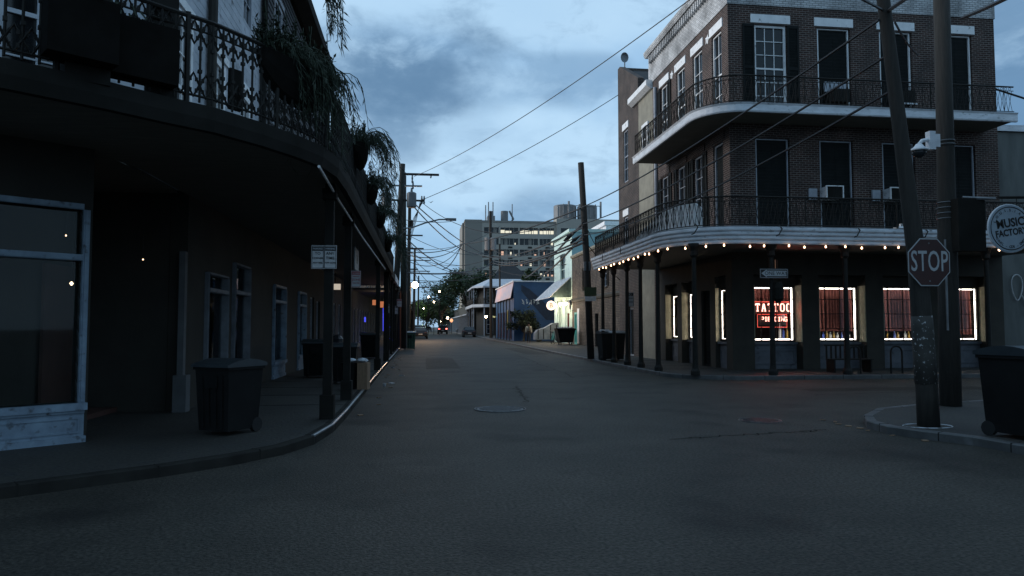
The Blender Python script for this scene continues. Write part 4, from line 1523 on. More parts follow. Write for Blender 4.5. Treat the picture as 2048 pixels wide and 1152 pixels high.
for x, h in ((15.4, 4.2), (16.1, 5), (17.2, 5.0), (21.9, 4.6)):
    MB().tube([(x, 173, 26.7), (x, 173, 26.7 + h)], .13, 5).build('antenna', M['tank'], t)
MB().tube([(21.4, 173, 26.7), (22.2, 173, 27.6), (21.2, 173, 29.6)], .25, 5).build('antenna', M['tank'], t)
wh = thing('white_parapet_house', 'pale cornice of a low house showing between mint house and gallery', 'building', (22, 74, 0))
MB().box(18.9, 27, 72.2, 78, .1, 12.0).build('wall', M['white'], wh)
MB().box(18.7, 27.2, 72.0, 78.2, 12.0, 12.4).build('cornice', M['white'], wh)


# ------------------------------------------------------------------ left corner building
A = Vector((-4.27, 9.98))
dA = Vector((-.77, -.64)).normalized()
XL = -4.1
lbg = thing('corner_shop_house', 'dark corner house on the left with angled shopfront and planted iron gallery', 'building', (XL, 12, 0))
nA = Vector((dA.y * -1, dA.x))
if nA.dot(Vector((1, -1))) < 0:
    nA = -nA
TA = tf((A.x, A.y), tuple(dA), tuple(nA))        # angled shopfront, u grows to the left
TL = tf((XL, 0), (0, 1), (1, 0))                 # street side
# lower street wall with shop windows
lw = [(14.35, 15.95, .9, 2.65), (16.35, 17.9, .5, 3.0), (20.7, 22.55, .55, 2.75), (24.8, 26.4, .55, 2.75), (27.6, 28.6, .12, 2.7), (29.2, 30.2, .3, 2.6)]
b = MB(TL)
b.wall(13.3, 31.5, .1, 4.0, .3, lw)
b.t = TA
b.wall(0, 12, .1, 4.0, .25, [(.12, 3.4, .62, 3.1), (3.8, 7.2, .62, 3.1)])
b.t = IDT
b.box(-6.3, -6.0, 8.5, 16, .1, 4.0)
b.box(-7.5, XL - .31, 13.31, 13.6, .1, 4.0)
b.build('wall', M['darkwall'], lbg)
# angled shopfront: trim, panels
def shopwin(T, u0, u1, z0, z1, ztr, fw=.075, mats=M['trim'], panel=True, lab=None):
    b = MB(T)
    for (a, c, e, f_) in ((u0 - fw, u0, z0, z1), (u1, u1 + fw, z0, z1), (u0, u1, z1, z1 + fw), (u0, u1, ztr - .04, ztr + .04)):
        b.box(a, c, -.1, .06, e, f_)
        b.box(a + .018, c - .018, .06, .075, e + (.018 if f_ - e > .1 else .01), f_ - (.018 if f_ - e > .1 else .01))
    b.box(u0 - fw - .02, u1 + fw + .02, -.1, .10, z0 - .09, z0)
    b.box(u0 - fw - .0, u1 + fw + .0, .0, .07, z0 - .125, z0 - .092)
    o = b.build('window', mats, lbg)
    if lab:
        o['label'] = lab
    MB(T).box(u0, u1, -.09, -.08, z0, z1).build('pane', M['shopglass'], o)
    if panel:
        p = MB(T)
        p.box(u0 - fw, u1 + fw, .005, .04, .14, z0 - .13)
        p.box(u0 - .02, u1 + .02, .04, .055, .24, .262)
        p.box(u0 - .02, u1 + .02, .04, .055, z0 - .2, z0 - .178)
        p.box(u0 - .02, u0, .04, .055, .262, z0 - .2)
        p.box(u1, u1 + .02, .04, .055, .262, z0 - .2)
        p.box(u0 - fw - .02, u1 + fw + .02, .005, .07, .12, .2)
        p.build('stall_riser', mats, lbg)
    return o


shopwin(TA, .12, 3.4, .62, 3.1, 2.48)
shopwin(TA, 3.8, 7.2, .62, 3.1, 2.48)
gt = mat('grey_shop_trim', (0.22, 0.235, 0.26), (0.14, 0.15, 0.17), .7, 4)
shopwin(TL, 14.45, 15.85, .9, 2.6, 2.3, .04, gt, panel=False)
shopwin(TL, 16.45, 17.8, .55, 2.95, 2.35, .045, gt, panel=False)
shopwin(TL, 20.8, 22.45, .6, 2.7, 2.3, .07, M['trim'])
shopwin(TL, 24.9, 26.3, .6, 2.7, 2.3, .07, M['trim'])
window(lbg, TL, 27.6, 28.6, .12, 2.7, name='door', frame=M['trim2'], closed=True)
window(lbg, TL, 29.2, 30.2, .3, 2.6, frame=M['trim2'], cols=2, rows=3)
# pilaster and reddish door in the recess
MB().box(XL - .12, XL + .1, 13.05, 13.28, .12, .75).box(XL - .08, XL + .02, 13.12, 13.25, .75, 2.9).build('pilaster', mat('grey_pilaster', (0.13, 0.135, 0.14), None, .8), lbg)
MB().box(-5.95, -5.9, 12.2, 13.2, .2, 2.6).build('door', mat('dull_red_door', (.085, .035, .025), (.06, .025, .02), .7, 2), lbg)
MB().box(-6.0, -5.2, 12.0, 13.3, .121, .2).build('door_step', mat('brick_red_step', (.10, .045, .035), None, .8), lbg)
# interior backing
q_ = TA(12, -.25, 0)
b = MB()
b.prism([(q_[0], q_[1]), (q_[0] + .3, q_[1]), (-15.7, 30), (-16, 30)], .1, 11.7)
b.prism([(-16, 30), (XL - .31, 31.4), (XL - .31, 31.5), (-16, 30.3)], .1, 11.7)
b.build('rear_wall', M['darkwall'], lbg)
MB(TA).box(.3, 11.5, -3.2, -3.1, .1, 4.0).build('interior', M['black'], lbg)
MB(TL).box(13.7, 31.4, -2.4, -2.3, .1, 4.0).build('interior', M['interior'], lbg)
MB().prism([(-9, 6.3), (-4.3, 9.9), (XL - .2, 13.4), (XL - .2, 31.4), (-14, 31.4), (-14, 7)], 3.95, 4.0).build('shop_ceiling', M['soffit'], lbg)
# upper storeys
up = [(12.35, 13.35, 4.4, 7.0), (14.6, 15.5, 4.4, 7.0), (16.8, 17.7, 4.4, 7.0), (20.3, 21.4, 4.5, 7.1), (23.5, 24.6, 4.5, 7.1)]
up3 = [(a, c, 8.6, 10.8) for a, c, _, _ in up]
b = MB(TL)
b.wall(11.2, 18.6, 4.0, 11.7, .3, up[:3] + up3[:3])
b.t = IDT
UA = Vector((XL, 11.2))
TU = tf((UA.x, UA.y), tuple(dA), tuple(nA))
b.t = TU
ua = [(.9, 1.9, 4.5, 7.1), (3.3, 4.3, 4.5, 7.1)]
b.wall(0, 12, 4.0, 11.7, .3, ua)
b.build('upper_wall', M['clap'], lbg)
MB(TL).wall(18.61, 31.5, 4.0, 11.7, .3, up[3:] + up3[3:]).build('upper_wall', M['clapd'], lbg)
# weatherboard lines
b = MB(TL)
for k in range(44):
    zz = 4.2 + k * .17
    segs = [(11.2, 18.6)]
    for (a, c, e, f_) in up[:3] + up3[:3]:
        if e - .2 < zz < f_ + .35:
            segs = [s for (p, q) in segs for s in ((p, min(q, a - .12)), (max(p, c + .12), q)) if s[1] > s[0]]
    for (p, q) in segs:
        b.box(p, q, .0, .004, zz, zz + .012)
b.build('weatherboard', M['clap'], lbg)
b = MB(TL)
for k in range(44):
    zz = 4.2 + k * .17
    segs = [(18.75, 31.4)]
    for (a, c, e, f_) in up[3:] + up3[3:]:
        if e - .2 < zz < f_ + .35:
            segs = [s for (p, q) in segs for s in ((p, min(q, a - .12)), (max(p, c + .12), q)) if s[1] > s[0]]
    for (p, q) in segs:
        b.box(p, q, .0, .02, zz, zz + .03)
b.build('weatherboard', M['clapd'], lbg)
for (a, c, e, f_) in up[:3]:
    window(lbg, TL, a, c, e, f_, frame=M['white'], lintel=.16, lm=M['white'], rec=.06, fw=.12, cols=2, rows=4)
for (a, c, e, f_) in up[3:] + up3[:3] + up3[3:]:
    window(lbg, TL, a, c, e, f_, frame=M['trim2'], lintel=.14, lm=M['trim2'], rec=.06, fw=.1)
for (a, c, e, f_) in ua:
    window(lbg, TU, a, c, e, f_, frame=M['clap'], lintel=.14, lm=M['clap'], rec=.06, fw=.1, cols=2, rows=4)
MB().tube([(XL + .1, 18.62, z) for z in (11.5, 9, 4.3)], .075, 8).build('downpipe', M['black'], lbg)
MB().tube([(XL + .1, 11.25, z) for z in (11.5, 9, 4.3)], .07, 8).build('downpipe', M['black'], lbg)
MB().tube([(XL + .1, 14.15, z) for z in (11.5, 9, 4.3)], .09, 8).build('downpipe', M['darkwall'], lbg)
b = MB()
EP = [(UA.x + dA.x * 12, UA.y + dA.y * 12), (UA.x, UA.y), (XL, 31.5)]
b.sweep(EP, [(-.3, 11.7), (.12, 11.7), (.5, 11.85), (.55, 12.05), (-.3, 12.05)])
b.build('cornice', M['black'], lbg)
MB().prism([EP[0], EP[1], EP[2], (-16, 31), (-16, 4)], 11.72, 11.8).build('roof', M['slate'], lbg)
# gallery
LG = [(-9.4, 4.6), (-6.0, 6.05), (-3.9, 7.2), (-3.25, 7.75), (-2.8, 8.2), (-2.4, 8.55), (-2.0, 9.1), (-1.68, 9.65), (-1.43, 10.2), (-1.3, 10.9), (-1.27, 12), (-1.27, 31.5)]
MB().prism(LG + [(XL - .02, 31.5), (XL - .02, 11.3), (-4.35, 9.95), (-12.5, 3.2)], 3.92, 4.08).build('gallery_floor', M['soffit'], lbg)
MB().sweep(LG, [(-.05, 3.82), (.04, 3.82), (.07, 3.95), (.07, 4.1), (-.05, 4.1)]).build('gallery_fascia', M['black'], lbg)
LR = [(p[0] * 1.0 - (.05 if p[1] > 10 else .03), p[1] + (.0 if p[1] > 10 else .03)) for p in LG]
railing(lbg, LR, 4.15, 5.12, M['iron'], .145, style='cast')
# gallery posts from pavement to floor, and two boxed columns above
lposts = [(-1.48, 11.9), (-1.48, 14.9), (-1.45, 24.8), (-1.45, 31.0)]
for (x, y) in lposts:
    b = MB()
    b.box(x - .07, x + .07, y - .07, y + .07, KH, 3.9)
    b.box(x - .11, x + .11, y - .11, y + .11, KH, .5)
    b.box(x - .11, x + .11, y - .11, y + .11, 3.65, 3.82)
    b.build('gallery_post', M['black'], lbg)
for (px_, Yq, wq) in ((172, 7.75, .40), (325, 8.35, .27)):
    c = at(px_, 30, Yq)
    b = MB()
    b.obox((c.x, Yq, 6.9), (wq, wq, 5.7), rz=.6)
    b.build('gallery_column', M['black'], lbg)
# thin pale gutter pipe slanting under the gallery edge
MB().tube([tuple(at(638, 333, 10.0)), tuple(at(677, 400, 12.6)), tuple(at(725, 475, 17.2)), tuple(at(770, 538, 23.3))], .022, 6).build('gutter_pipe', M['white'], lbg)

# planter boxes, hanging and rail planters
def frond(b, root, length, dirv, droop, leaflets=22, r=.006, lw=.045, ll=.16, rise=.45):
    """an arching stem with hanging needle-like leaflets"""
    d = Vector((dirv[0], dirv[1], 0)).normalized()
    pts = []
    n = 9
    for i in range(n + 1):
        t = i / n
        p = Vector(root) + d * (length * .62 * math.sin(t * PI * .55)) + Vector((0, 0, length * rise * math.sin(t * PI * .9) * (1 - t * .5) - droop * t * t * length))
        p += Vector((random.uniform(-.02, .02), random.uniform(-.02, .02), 0))
        pts.append(p)
    b.tube(pts, [r * (1.4 - t / n) for t in range(n + 1)], 4, cap=False)
    for k in range(leaflets):
        t = (k + random.random()) / leaflets
        i = min(n - 1, int(t * n))
        f = t * n - i
        p = pts[i].lerp(pts[i + 1], f)
        s = random.choice((-1, 1))
        side = Vector((-d.y, d.x, 0)) * s * random.uniform(.2, 1) + d * random.uniform(-.2, .8) + Vector((0, 0, -random.uniform(.4, 1.6)))
        side.normalize()
        L_ = ll * random.uniform(.6, 1.3)
        wv = side.cross(Vector((random.uniform(-1, 1), random.uniform(-1, 1), random.uniform(-1, 1)))).normalized() * lw * .16
        e = p + side * L_
        m_ = p + side * L_ * .5
        b.add([tuple(p), tuple(m_ + wv), tuple(e), tuple(m_ - wv)], [(0, 1, 2, 3)])


def planter(name, label, c, length, ang, fr, droop=1.1, flen=(.5, 1.0), bush=60, outward=(1, 0), shape='trough', depth=.32, group='planters along the gallery rail', ll=.16, sprigs=3):
    t = thing(name, label, 'planter', c, group)
    b = MB()
    d = Vector((math.cos(ang), math.sin(ang), 0))
    n = Vector((-d.y, d.x, 0))
    seg = 12
    if shape == 'trough':
        ns_ = 8
        for i in range(ns_):
            pass
        vs, fs = [], []
        for i in range(ns_ + 1):
            s = -length / 2 + length * i / ns_
            e = 1 - .55 * abs(2 * i / ns_ - 1) ** 3
            for k in range(7):
                a = PI * k / 6
                q = Vector(c) + d * s + n * (.17 * math.cos(a)) * e + Vector((0, 0, -depth * math.sin(a) * e))
                vs.append(tuple(q))
        for i in range(ns_):
            for k in range(6):
                fs.append((i * 7 + k, i * 7 + k + 1, (i + 1) * 7 + k + 1, (i + 1) * 7 + k))
            fs.append((i * 7 + 6, i * 7, (i + 1) * 7, (i + 1) * 7 + 6))
        fs.append(tuple(range(7)))
        fs.append(tuple(ns_ * 7 + k for k in range(7))[::-1])
        b.add(vs, fs)
    else:
        b.lathe((c[0], c[1], c[2] - depth), [(.05, 0), (.16, .06), (.23, depth * .6), (.25, depth)], 12)
    b.build('trough', M['pot'], t)
    b = MB()
    for k in range(bush):
        p = Vector(c) + d * random.uniform(-length / 2, length / 2) + n * random.uniform(-.12, .12) + Vector((0, 0, random.uniform(0, .12)))
        h = random.uniform(.1, .36)
        v = Vector((random.uniform(-.5, .5), random.uniform(-.5, .5), 1)).normalized()
        e = p + v * h
        b.tube([p, e], .005, 3, cap=False)
        for j in range(5):
            q = p.lerp(e, random.random())
            w_ = Vector((random.uniform(-1, 1), random.uniform(-1, 1), random.uniform(-.3, 1))).normalized() * random.uniform(.04, .09)
            x_ = w_.cross(v).normalized() * .018
            b.add([tuple(q), tuple(q + w_ * .5 + x_), tuple(q + w_), tuple(q + w_ * .5 - x_)], [(0, 1, 2, 3)])
    for k in range(fr):
        p = Vector(c) + d * random.uniform(-length / 2, length / 2)
        a = math.atan2(outward[1], outward[0]) + random.uniform(-1.0, 1.0)
        frond(b, p, random.uniform(*flen), (math.cos(a), math.sin(a)), droop * random.uniform(.6, 1.3), leaflets=34, ll=ll)
    for k in range(sprigs):
        p = Vector(c) + d * random.uniform(-length / 2, length / 2)
        e = p + Vector((random.uniform(-.1, .1), random.uniform(-.1, .1), random.uniform(.5, .75)))
        b.tube([p, p.lerp(e, .5) + Vector((.02, 0, 0)), e], .006, 4)
        for j in range(26):
            q = p.lerp(e, random.uniform(.25, .85))
            w_ = Vector((random.uniform(-1, 1), random.uniform(-1, 1), random.uniform(0, .8))).normalized() * .06
            x_ = w_.cross(Vector((0, 0, 1))).normalized() * .018
            b.add([tuple(q), tuple(q + w_ * .5 + x_), tuple(q + w_), tuple(q + w_ * .5 - x_)], [(0, 1, 2, 3)])
    b.build('foliage', M['leafd'], t)
    return t


planter('rail_planter', 'large dark trough with shrubs and long drooping fronds at the bend of the left gallery', (-1.70, 9.85, 5.08), 1.5, math.atan2(1.1, .5), 75, 1.0, (.5, 1.1), 320, (.75, .7), depth=.55, sprigs=16)
planter('rail_planter', 'round dark planter with arching fronds against the sky, next along the left gallery', (-1.22, 14.3, 5.12), .9, PI / 2, 36, .7, (.7, 1.35), 110, (1, .2), shape='trough', depth=.45, ll=.2)
planter('rail_planter', 'round dark planter with hanging fronds above the slanting gutter pipe', (-1.22, 17.6, 4.95), .8, PI / 2, 22, .9, (.6, 1.1), 80, (1, .1), depth=.42, ll=.2)
planter('rail_planter', 'smaller drooping planter beside the transformers, farther along the left gallery', (-1.22, 21.5, 4.9), .9, PI / 2, 22, 1.2, (.7, 1.3), 60, (1, 0), depth=.42, ll=.24)
planter('rail_planter', 'farthest leafy planter on the left gallery rail, close to the tall pole', (-1.22, 26.5, 4.7), 1.0, PI / 2, 18, 1.2, (.7, 1.3), 60, (1, 0), depth=.42, ll=.26)
for (pxa, Yq, lab) in ((235, 7.95, 'dark flower box hiding the lower rail between the two boxed columns'), (150, 7.5, 'dark flower box on the rail left of the boxed column')):
    c = at(pxa, 90, Yq)
    t = thing('flower_box', lab, 'flower box', (c.x, c.y, 4.35), 'flower boxes on the gallery rail')
    MB().obox((c.x + .08, c.y - .06, 4.52), (1.05 if pxa > 200 else .62, .26, .62), rz=R(38)).build('box', M['pot'], t)
    b = MB()
    for k in range(40):
        p = Vector((c.x + random.uniform(-.35, .35), c.y + random.uniform(-.2, .2), 4.82))
        e = p + Vector((random.uniform(-.06, .06), random.uniform(-.06, .06), random.uniform(.02, .1)))
        b.tube([p, e], .012, 3)
    b.build('foliage', M['leafd'], t)
# dark board tied to the rail
c = at(470, 180, 9.0)
o = MB().obox((c.x, c.y, c.z), (.17, .05, .50), rz=R(50)).build('rail_board', M['black'])
tag(o, 'narrow dark board tied upright to the left gallery rail', 'board')
# shrub on the roof edge
t = thing('gutter_shrub', 'wispy shrub drooping from the roof edge at the top of the picture', 'plant', (-3.4, 22.5, 12.0))
b = MB()
for k in range(16):
    frond(b, (-3.55, 21.2 + random.uniform(-.6, .8), 11.6), random.uniform(1.2, 2.1), (1, random.uniform(-.5, .3)), 1.0, 44, r=.014, ll=.34, lw=.1)
b.build('foliage', M['leafd'], t)

# buildings farther along the left side
for i, (ya, yb, h, lab, wm) in enumerate((
        (31.6, 38.5, 9.3, 'dark two storey gallery house directly beyond the planted corner house', 'clapd'),
        (38.6, 44.3, 5.2, 'low porch fronted bar with pale roof edge and orange lit windows', 'darkwall'),
        (44.4, 58, 6.3, 'dark low shop behind the tall street pole', 'clapd'),
        (58.1, 76, 6.5, 'dark two storey house past the twin poles on the left', 'darkwall'),
        (76.1, 100, 7, 'far left row house before the orange street lamp', 'clapd'),
        (100.1, 140, 7.0, 'farthest dark row house on the left side', 'darkwall'))):
    t = thing('row_house', lab, 'building', (XL, ya, 0))
    b = MB(TL)
    ws = []
    y = ya + .8
    while y + 1.0 < yb - .4:
        ws.append((y, y + 1.0, .5, 2.7))
        if h > 6:
            ws.append((y, y + 1.0, 4.5, 6.0))
        y += 2.2
    b.wall(ya, yb, .1, h, .3, ws)
    b.t = IDT
    b.box(-12, XL - .31, ya, ya + .25, .1, h)
    b.build('wall', M[wm], t)
    MB().box(-12, XL + .4, ya, yb, h, h + .18).build('roof', M['slate'], t)
    for (a, c, e, f_) in ws:
        window(t, TL, a, c, e, f_, frame=M['trim2'], rec=.1, cols=2, rows=3,
               glassm=M['orangeglow'] if (i == 1 and e < 1 and a > 40) else M['dglass'])
    zz = (4.0, 4.05, 3.8, 3.9, 4, 4)[i]
    MB().box(XL, -1.45, ya, yb, zz, zz + .12).build('gallery_floor', M['soffit'], t)
    MB().box(-1.45, -1.36, ya, yb, zz - .05, zz + .3).build('gallery_fascia', M['fascia'] if i in (1,) else M['black'], t)
    if i in (1,):
        MB().box(-4.0, -1.46, ya - .06, ya, zz - .0, zz + .45).build('roof_edge', M['fascia'], t)
    for y in [ya + .3 + k * 3.3 for k in range(int((yb - ya) / 3.3) + 1)]:
        MB().box(-1.62, -1.5, y, y + .12, KH, zz).build('gallery_post', M['black'], t)
    if i in (0, 3):
        railing(t, [(-1.45, ya), (-1.45, yb)], zz + .3, zz + 1.2, M['iron'], .2)
# bright doorway light in first row house
t = thing('shop_sign_light', 'lit pale sign panel over a doorway beneath the left gallery', 'lit sign', (-3.6, 33, 2.6))
c = at(671, 574, 33)
MB().box(c.x - .22, c.x + .22, 32.95, 33.05, c.z - .12, c.z + .14).build('panel', emis('pale_lit_panel', (1, .86, .7), .5), t)
MB().tube([(c.x, 33, c.z + .14), (c.x, 33, 4.0)], .02, 5).build('hanger', M['iron'], t)
for (px_, py_, Yq, s, lab, mm) in ((752, 605, 39.5, .35, 'small orange lit panel seen between the dark posts', 'orangeglow'),
                               (768, 609, 40.5, .42, 'orange lit panel right of the second dark post', 'orangeglow')):
    c = at(px_, py_, Yq)
    o = MB().box(c.x - s * .55, c.x + s * .55, Yq, Yq + .05, c.z - s * .4, c.z + s * .4).build('lit_panel', M[mm])
    tag(o, lab, 'lit panel')
for (pts_, lab) in (([(767, 616, 42), (767, 662, 42)], 'vertical blue neon tube on the bar front left of the leaning pole'),
                    ([(780, 655, 43), (784, 650, 43), (781, 660, 43), (784, 668, 43)], 'bent blue neon figure beside the leaning pole'),
                    ([(780, 676, 43), (783, 681, 43), (787, 680, 43), (787, 674, 43)], 'small blue neon hook low beside the leaning pole'),
                    ([(730, 634, 36), (730, 644, 36)], 'short blue neon glimpse between two posts')):
    o = MB().tube([tuple(at(*p)) for p in pts_], .045, 6).build('blue_neon_tube', M['blueneon'])
    tag(o, lab, 'neon tube')
pl = bpy.data.lights.new('blue_glow', 'POINT')
pl.energy = 12
pl.color = (.15, .15, 1)
pl.shadow_soft_size = .3
po = bpy.data.objects.new('blue_glow', pl)
po.location = (-2.2, 50, 1.2)
C.objects.link(po)
pl = bpy.data.lights.new('bar_light', 'POINT')
pl.energy = 10
pl.color = (1, .75, .5)
pl.shadow_soft_size = .2
po = bpy.data.objects.new('bar_light', pl)
po.location = (-2.4, 46.5, 3.4)
C.objects.link(po)
# left shop bulbs; the first three are added, standing for reflected street bulbs
for (px_, py_, Yq, r_, lab) in ((143, 567, 11.6, .028, 'bright small warm bulb added as a street bulb reflection in the big left shop window'), (132, 471, 11.6, .012, 'tiny warm bulb added as a reflection high in the transom of the big left window'),
                           (286, 519, 12.9, .012, 'tiny warm bulb added as a street bulb reflection over the recessed doorway'), (560, 628, 25.5, .05, 'warm bulb inside the narrow shop window by the posts'),
                           (603, 603, 29, .06, 'white bulb inside the second narrow shop window')):
    c = at(px_, py_, Yq)
    if px_ > 500:
        c = Vector((XL - .5, 22.0 if px_ < 580 else 25.9, 2.05 if px_ < 580 else 2.3))
        r_ = .03
    o = MB().lathe(tuple(c), [(r_ * .3, -r_), (r_, 0), (r_ * .3, r_)], 8).build('shop_bulb_and_reflection', M['bulb'])
    tag(o, lab, 'bulb')
    MB().tube([(c.x, c.y, c.z + r_), (c.x, c.y, 3.9)], .003, 4).build('cord', M['wire'], o)


# ------------------------------------------------------------------ signs on the left
def parking_sign(c, w_, h_, label, lines, post=None, red=True, plate='signwhite'):
    t = thing('parking_sign', label, 'sign', (c[0], c[1], c[2] - h_ / 2), 'parking signs on posts')
    MB().box(c[0] - w_ / 2, c[0] + w_ / 2, c[1], c[1] + .012, c[2] - h_ / 2, c[2] + h_ / 2).build('plate', M[plate], t)
    b = MB()
    e = w_ * .04
    for (a0, a1, z0, z1) in ((-w_ / 2 + e, w_ / 2 - e, -h_ / 2 + e, -h_ / 2 + 2 * e), (-w_ / 2 + e, w_ / 2 - e, h_ / 2 - 2 * e, h_ / 2 - e), (-w_ / 2 + e, -w_ / 2 + 2 * e, -h_ / 2 + 2 * e, h_ / 2 - 2 * e), (w_ / 2 - 2 * e, w_ / 2 - e, -h_ / 2 + 2 * e, h_ / 2 - 2 * e)):
        b.box(c[0] + a0, c[0] + a1, c[1] - .003, c[1] - .001, c[2] + z0, c[2] + z1)
    b.build('border', M['signredtxt'] if red else M['signblack'], t)
    b = MB()
    b.box(c[0] - w_ * .42, c[0] + w_ * .42, c[1] - .003, c[1] - .001, c[2] + h_ * .26, c[2] + h_ * .44)
    b.build('header', M['signredtxt'] if red else M['signblack'], t)
    n = len(lines)
    for i, s in enumerate(lines):
        zz = c[2] + h_ * (.35 - .8 * i / n)
        text(s, min(h_ * .2, w_ * 1.25 / max(4, len(s))), (c[0], c[1] - .006, zz), (R(90), 0, 0),
             M['signwhite'] if i == 0 else (M['signredtxt'] if red else M['signblack']), 'lettering', t, ext=.001, off=.001)
    if post:
        MB().tube([(c[0], c[1] + .04, KH), (c[0], c[1] + .04, c[2] + h_ / 2)], .03, 6).build('post', M['black'], t)
    return t


c = at(635.5, 514, 11.75)
parking_sign((c.x, 11.75, c.z), .20, .375, 'left half of the paired no parking signs reading TO CORNER ANYTIME', ['PARKING', 'TO', 'CORNER', 'ANYTIME'], red=False, plate='signdull')
c = at(660.5, 514, 11.75)
parking_sign((c.x, 11.75, c.z), .20, .375, 'right half of the paired no parking signs, greyer', ['PARKING', 'ANY', 'TIME', 'TOW ZONE'], red=False, plate='signdull')
c = at(712, 558, 14.7)
parking_sign((c.x, 14.7, c.z), .185, .33, 'pale no parking freight zone sign beside a dark post under the left gallery', ['NO PARKING', 'FREIGHT', 'ZONE', '7AM-5PM'])
c = at(773, 617, 34)
parking_sign((c.x, 34, c.z), .28, .42, 'small dim parking sign between posts near the blue neon', ['PARKING', 'ZONE'], post=True, red=False)
c = at(790, 620, 44.6)
parking_sign((c.x, 44.6, c.z), .36, .5, 'small white sign on the leaning left pole', ['NO', 'PARKING'], red=False)
c = at(797, 606, 44.9)
parking_sign((c.x + .05, 44.9, c.z), .30, .48, 'little red lettered white sign right of the leaning left pole', ['NO', 'PARKING'])
# hanging framed sign under the gallery, nearly edge on
t = thing('hanging_sign', 'narrow framed sign hanging edge on beneath the left gallery', 'sign', (-2.0, 20, 3.4))
c = at(713, 520, 20.5)
MB().box(c.x - .015, c.x + .015, 19.9, 21.1, c.z - .3, c.z + .3).build('plate', M['signwhite'], t)
b = MB()
for zz in (c.z - .3, c.z + .3):
    b.tube([(c.x, 19.85, zz), (c.x, 21.15, zz)], .022, 5)
b.tube([(c.x, 20, c.z + .3), (c.x, 20, 3.92)], .01, 4)
b.tube([(c.x, 21, c.z + .3), (c.x, 21, 3.92)], .01, 4)
b.build('frame', M['steel'], t)
text('24', .35, (c.x + .022, 20.5, c.z), (R(90), 0, R(90)), M['signblack'], 'lettering', t, ext=.001)

# ------------------------------------------------------------------ bins, boxes, bags
def wheelie(name, label, c, w_, d_, h_, rz=0, body=None, cat='bin'):
    t = thing(name, label, cat, c, 'rubbish bins on the pavements')
    T = tf((c[0], c[1]), (math.cos(rz), math.sin(rz)), (math.sin(rz), -math.cos(rz)))
    z = c[2]
    b = MB(T)
    a, e = w_ / 2, d_ / 2
    k = .86
    b.add([(-a * k, -e * k, z + .06), (a * k, -e * k, z + .06), (a * k, e * k, z + .06), (-a * k, e * k, z + .06),
           (-a, -e, z + h_ * .9), (a, -e, z + h_ * .9), (a, e, z + h_ * .9), (-a, e, z + h_ * .9)],
          [(0, 3, 2, 1), (4, 5, 6, 7), (0, 1, 5, 4), (1, 2, 6, 5), (2, 3, 7, 6), (3, 0, 4, 7)])
    b.box(-a - .02, a + .02, -e - .02, e + .02, z + h_ * .86, z + h_ * .895)
    b.box(-a * .6, -a * .5, e * .86, e * .98, z + .1, z + h_ * .8)
    b.box(a * .5, a * .6, e * .86, e * .98, z + .1, z + h_ * .8)
    b.build('body', body or M['plastic'], t)
    b = MB(T)
    vs, fs = [], []
    n = 8
    for j in range(2):
        for i in range(n + 1):
            u = -a - .03 + (w_ + .06) * j
            v = -e - .05 + (d_ + .1) * i / n
            vs.append((u, v, z + h_ * .9 + h_ * .1 * math.sin(PI * (.12 + .8 * i / n))))
    for j in range(2):
        for i in range(n + 1):
            u = -a - .03 + (w_ + .06) * j
            v = -e - .05 + (d_ + .1) * i / n
            vs.append((u, v, z + h_ * .895))
    m_ = n + 1
    for i in range(n):
        fs += [(i, i + 1, m_ + i + 1, m_ + i), (2 * m_ + i, 3 * m_ + i, 3 * m_ + i + 1, 2 * m_ + i + 1), (i, 2 * m_ + i, 2 * m_ + i + 1, i + 1), (m_ + i, m_ + i + 1, 3 * m_ + i + 1, 3 * m_ + i)]
    fs += [(0, m_, 3 * m_, 2 * m_), (n, 2 * m_ + n, 3 * m_ + n, m_ + n)]
    b.add(vs, fs)
    b.build('lid', M['lid'], t)
    for s in (-1, 1):
        b = MB(T)
        b.tube([(s * a * .8 - .03, -e * .8, z + .1), (s * a * .8 + .03, -e * .8, z + .1)], .1, 12)
        b.build('wheel', M['rubber'], t)
    MB(T).tube([(-a * .7, -e - .06, z + h_ * .88), (a * .7, -e - .06, z + h_ * .88)], .016, 6).build('handle', M['plastic'], t)
    b = MB(T)
    for k in (-.55, -.2, .2, .55):
        b.add([(k * a - .02, e * .9 + .01, z + .12), (k * a + .02, e * .9 + .01, z + .12), (k * a * 1.1 + .02, e + .012, z + h_ * .8), (k * a * 1.1 - .02, e + .012, z + h_ * .8)], [(0, 1, 2, 3)])
    b.box(-a * .35, a * .35, e + .004, e + .014, z + h_ * .62, z + h_ * .78)
    b.build('moulded_panel', M['plastic'], t)
    return t


wheelie('wheelie_bin', 'dark bin with pale domed lid standing in front of the left shop windows', (-2.64, 10.5, KH), .60, .65, 1.03, R(-30))
wheelie('wheelie_bin', 'large dark bin cut by the right edge, nearest the camera', (8.0, 8.7, KH), .72, .8, 1.22, R(12))
c = at(1206, 725, 30.0)
rbin = wheelie('street_bin', 'large dark bin at the foot of the plain pole by the right gallery', (8.2, 30.6, KH), 1.05, .9, 1.28, 0)
o = MB().lathe((7.95, 30.3, 1.4), [(.04, 0), (.05, .1), (.02, .2)], 8)
tt_ = MB().obox((7.85, 30.3, 1.425), (.36, .2, .05)).build('food_carton', M['bag'])
tag(tt_, 'pale carton lying on the lid of the bin at the plain pole', 'carton')
wheelie('wheelie_bin', 'green bin at the kerb behind the leaning left pole', (-.75, 49.5, 0), .8, .8, 1.25, 0, M['green'])
wheelie('wheelie_bin', 'black bin between posts left of the cardboard box', (-1.95, 19.2, KH), .62, .6, 1.05, 0)
wheelie('wheelie_bin', 'black bin nearest the shop wall under the left gallery', (-3.0, 21.5, KH), .7, .7, 1.1, 0)
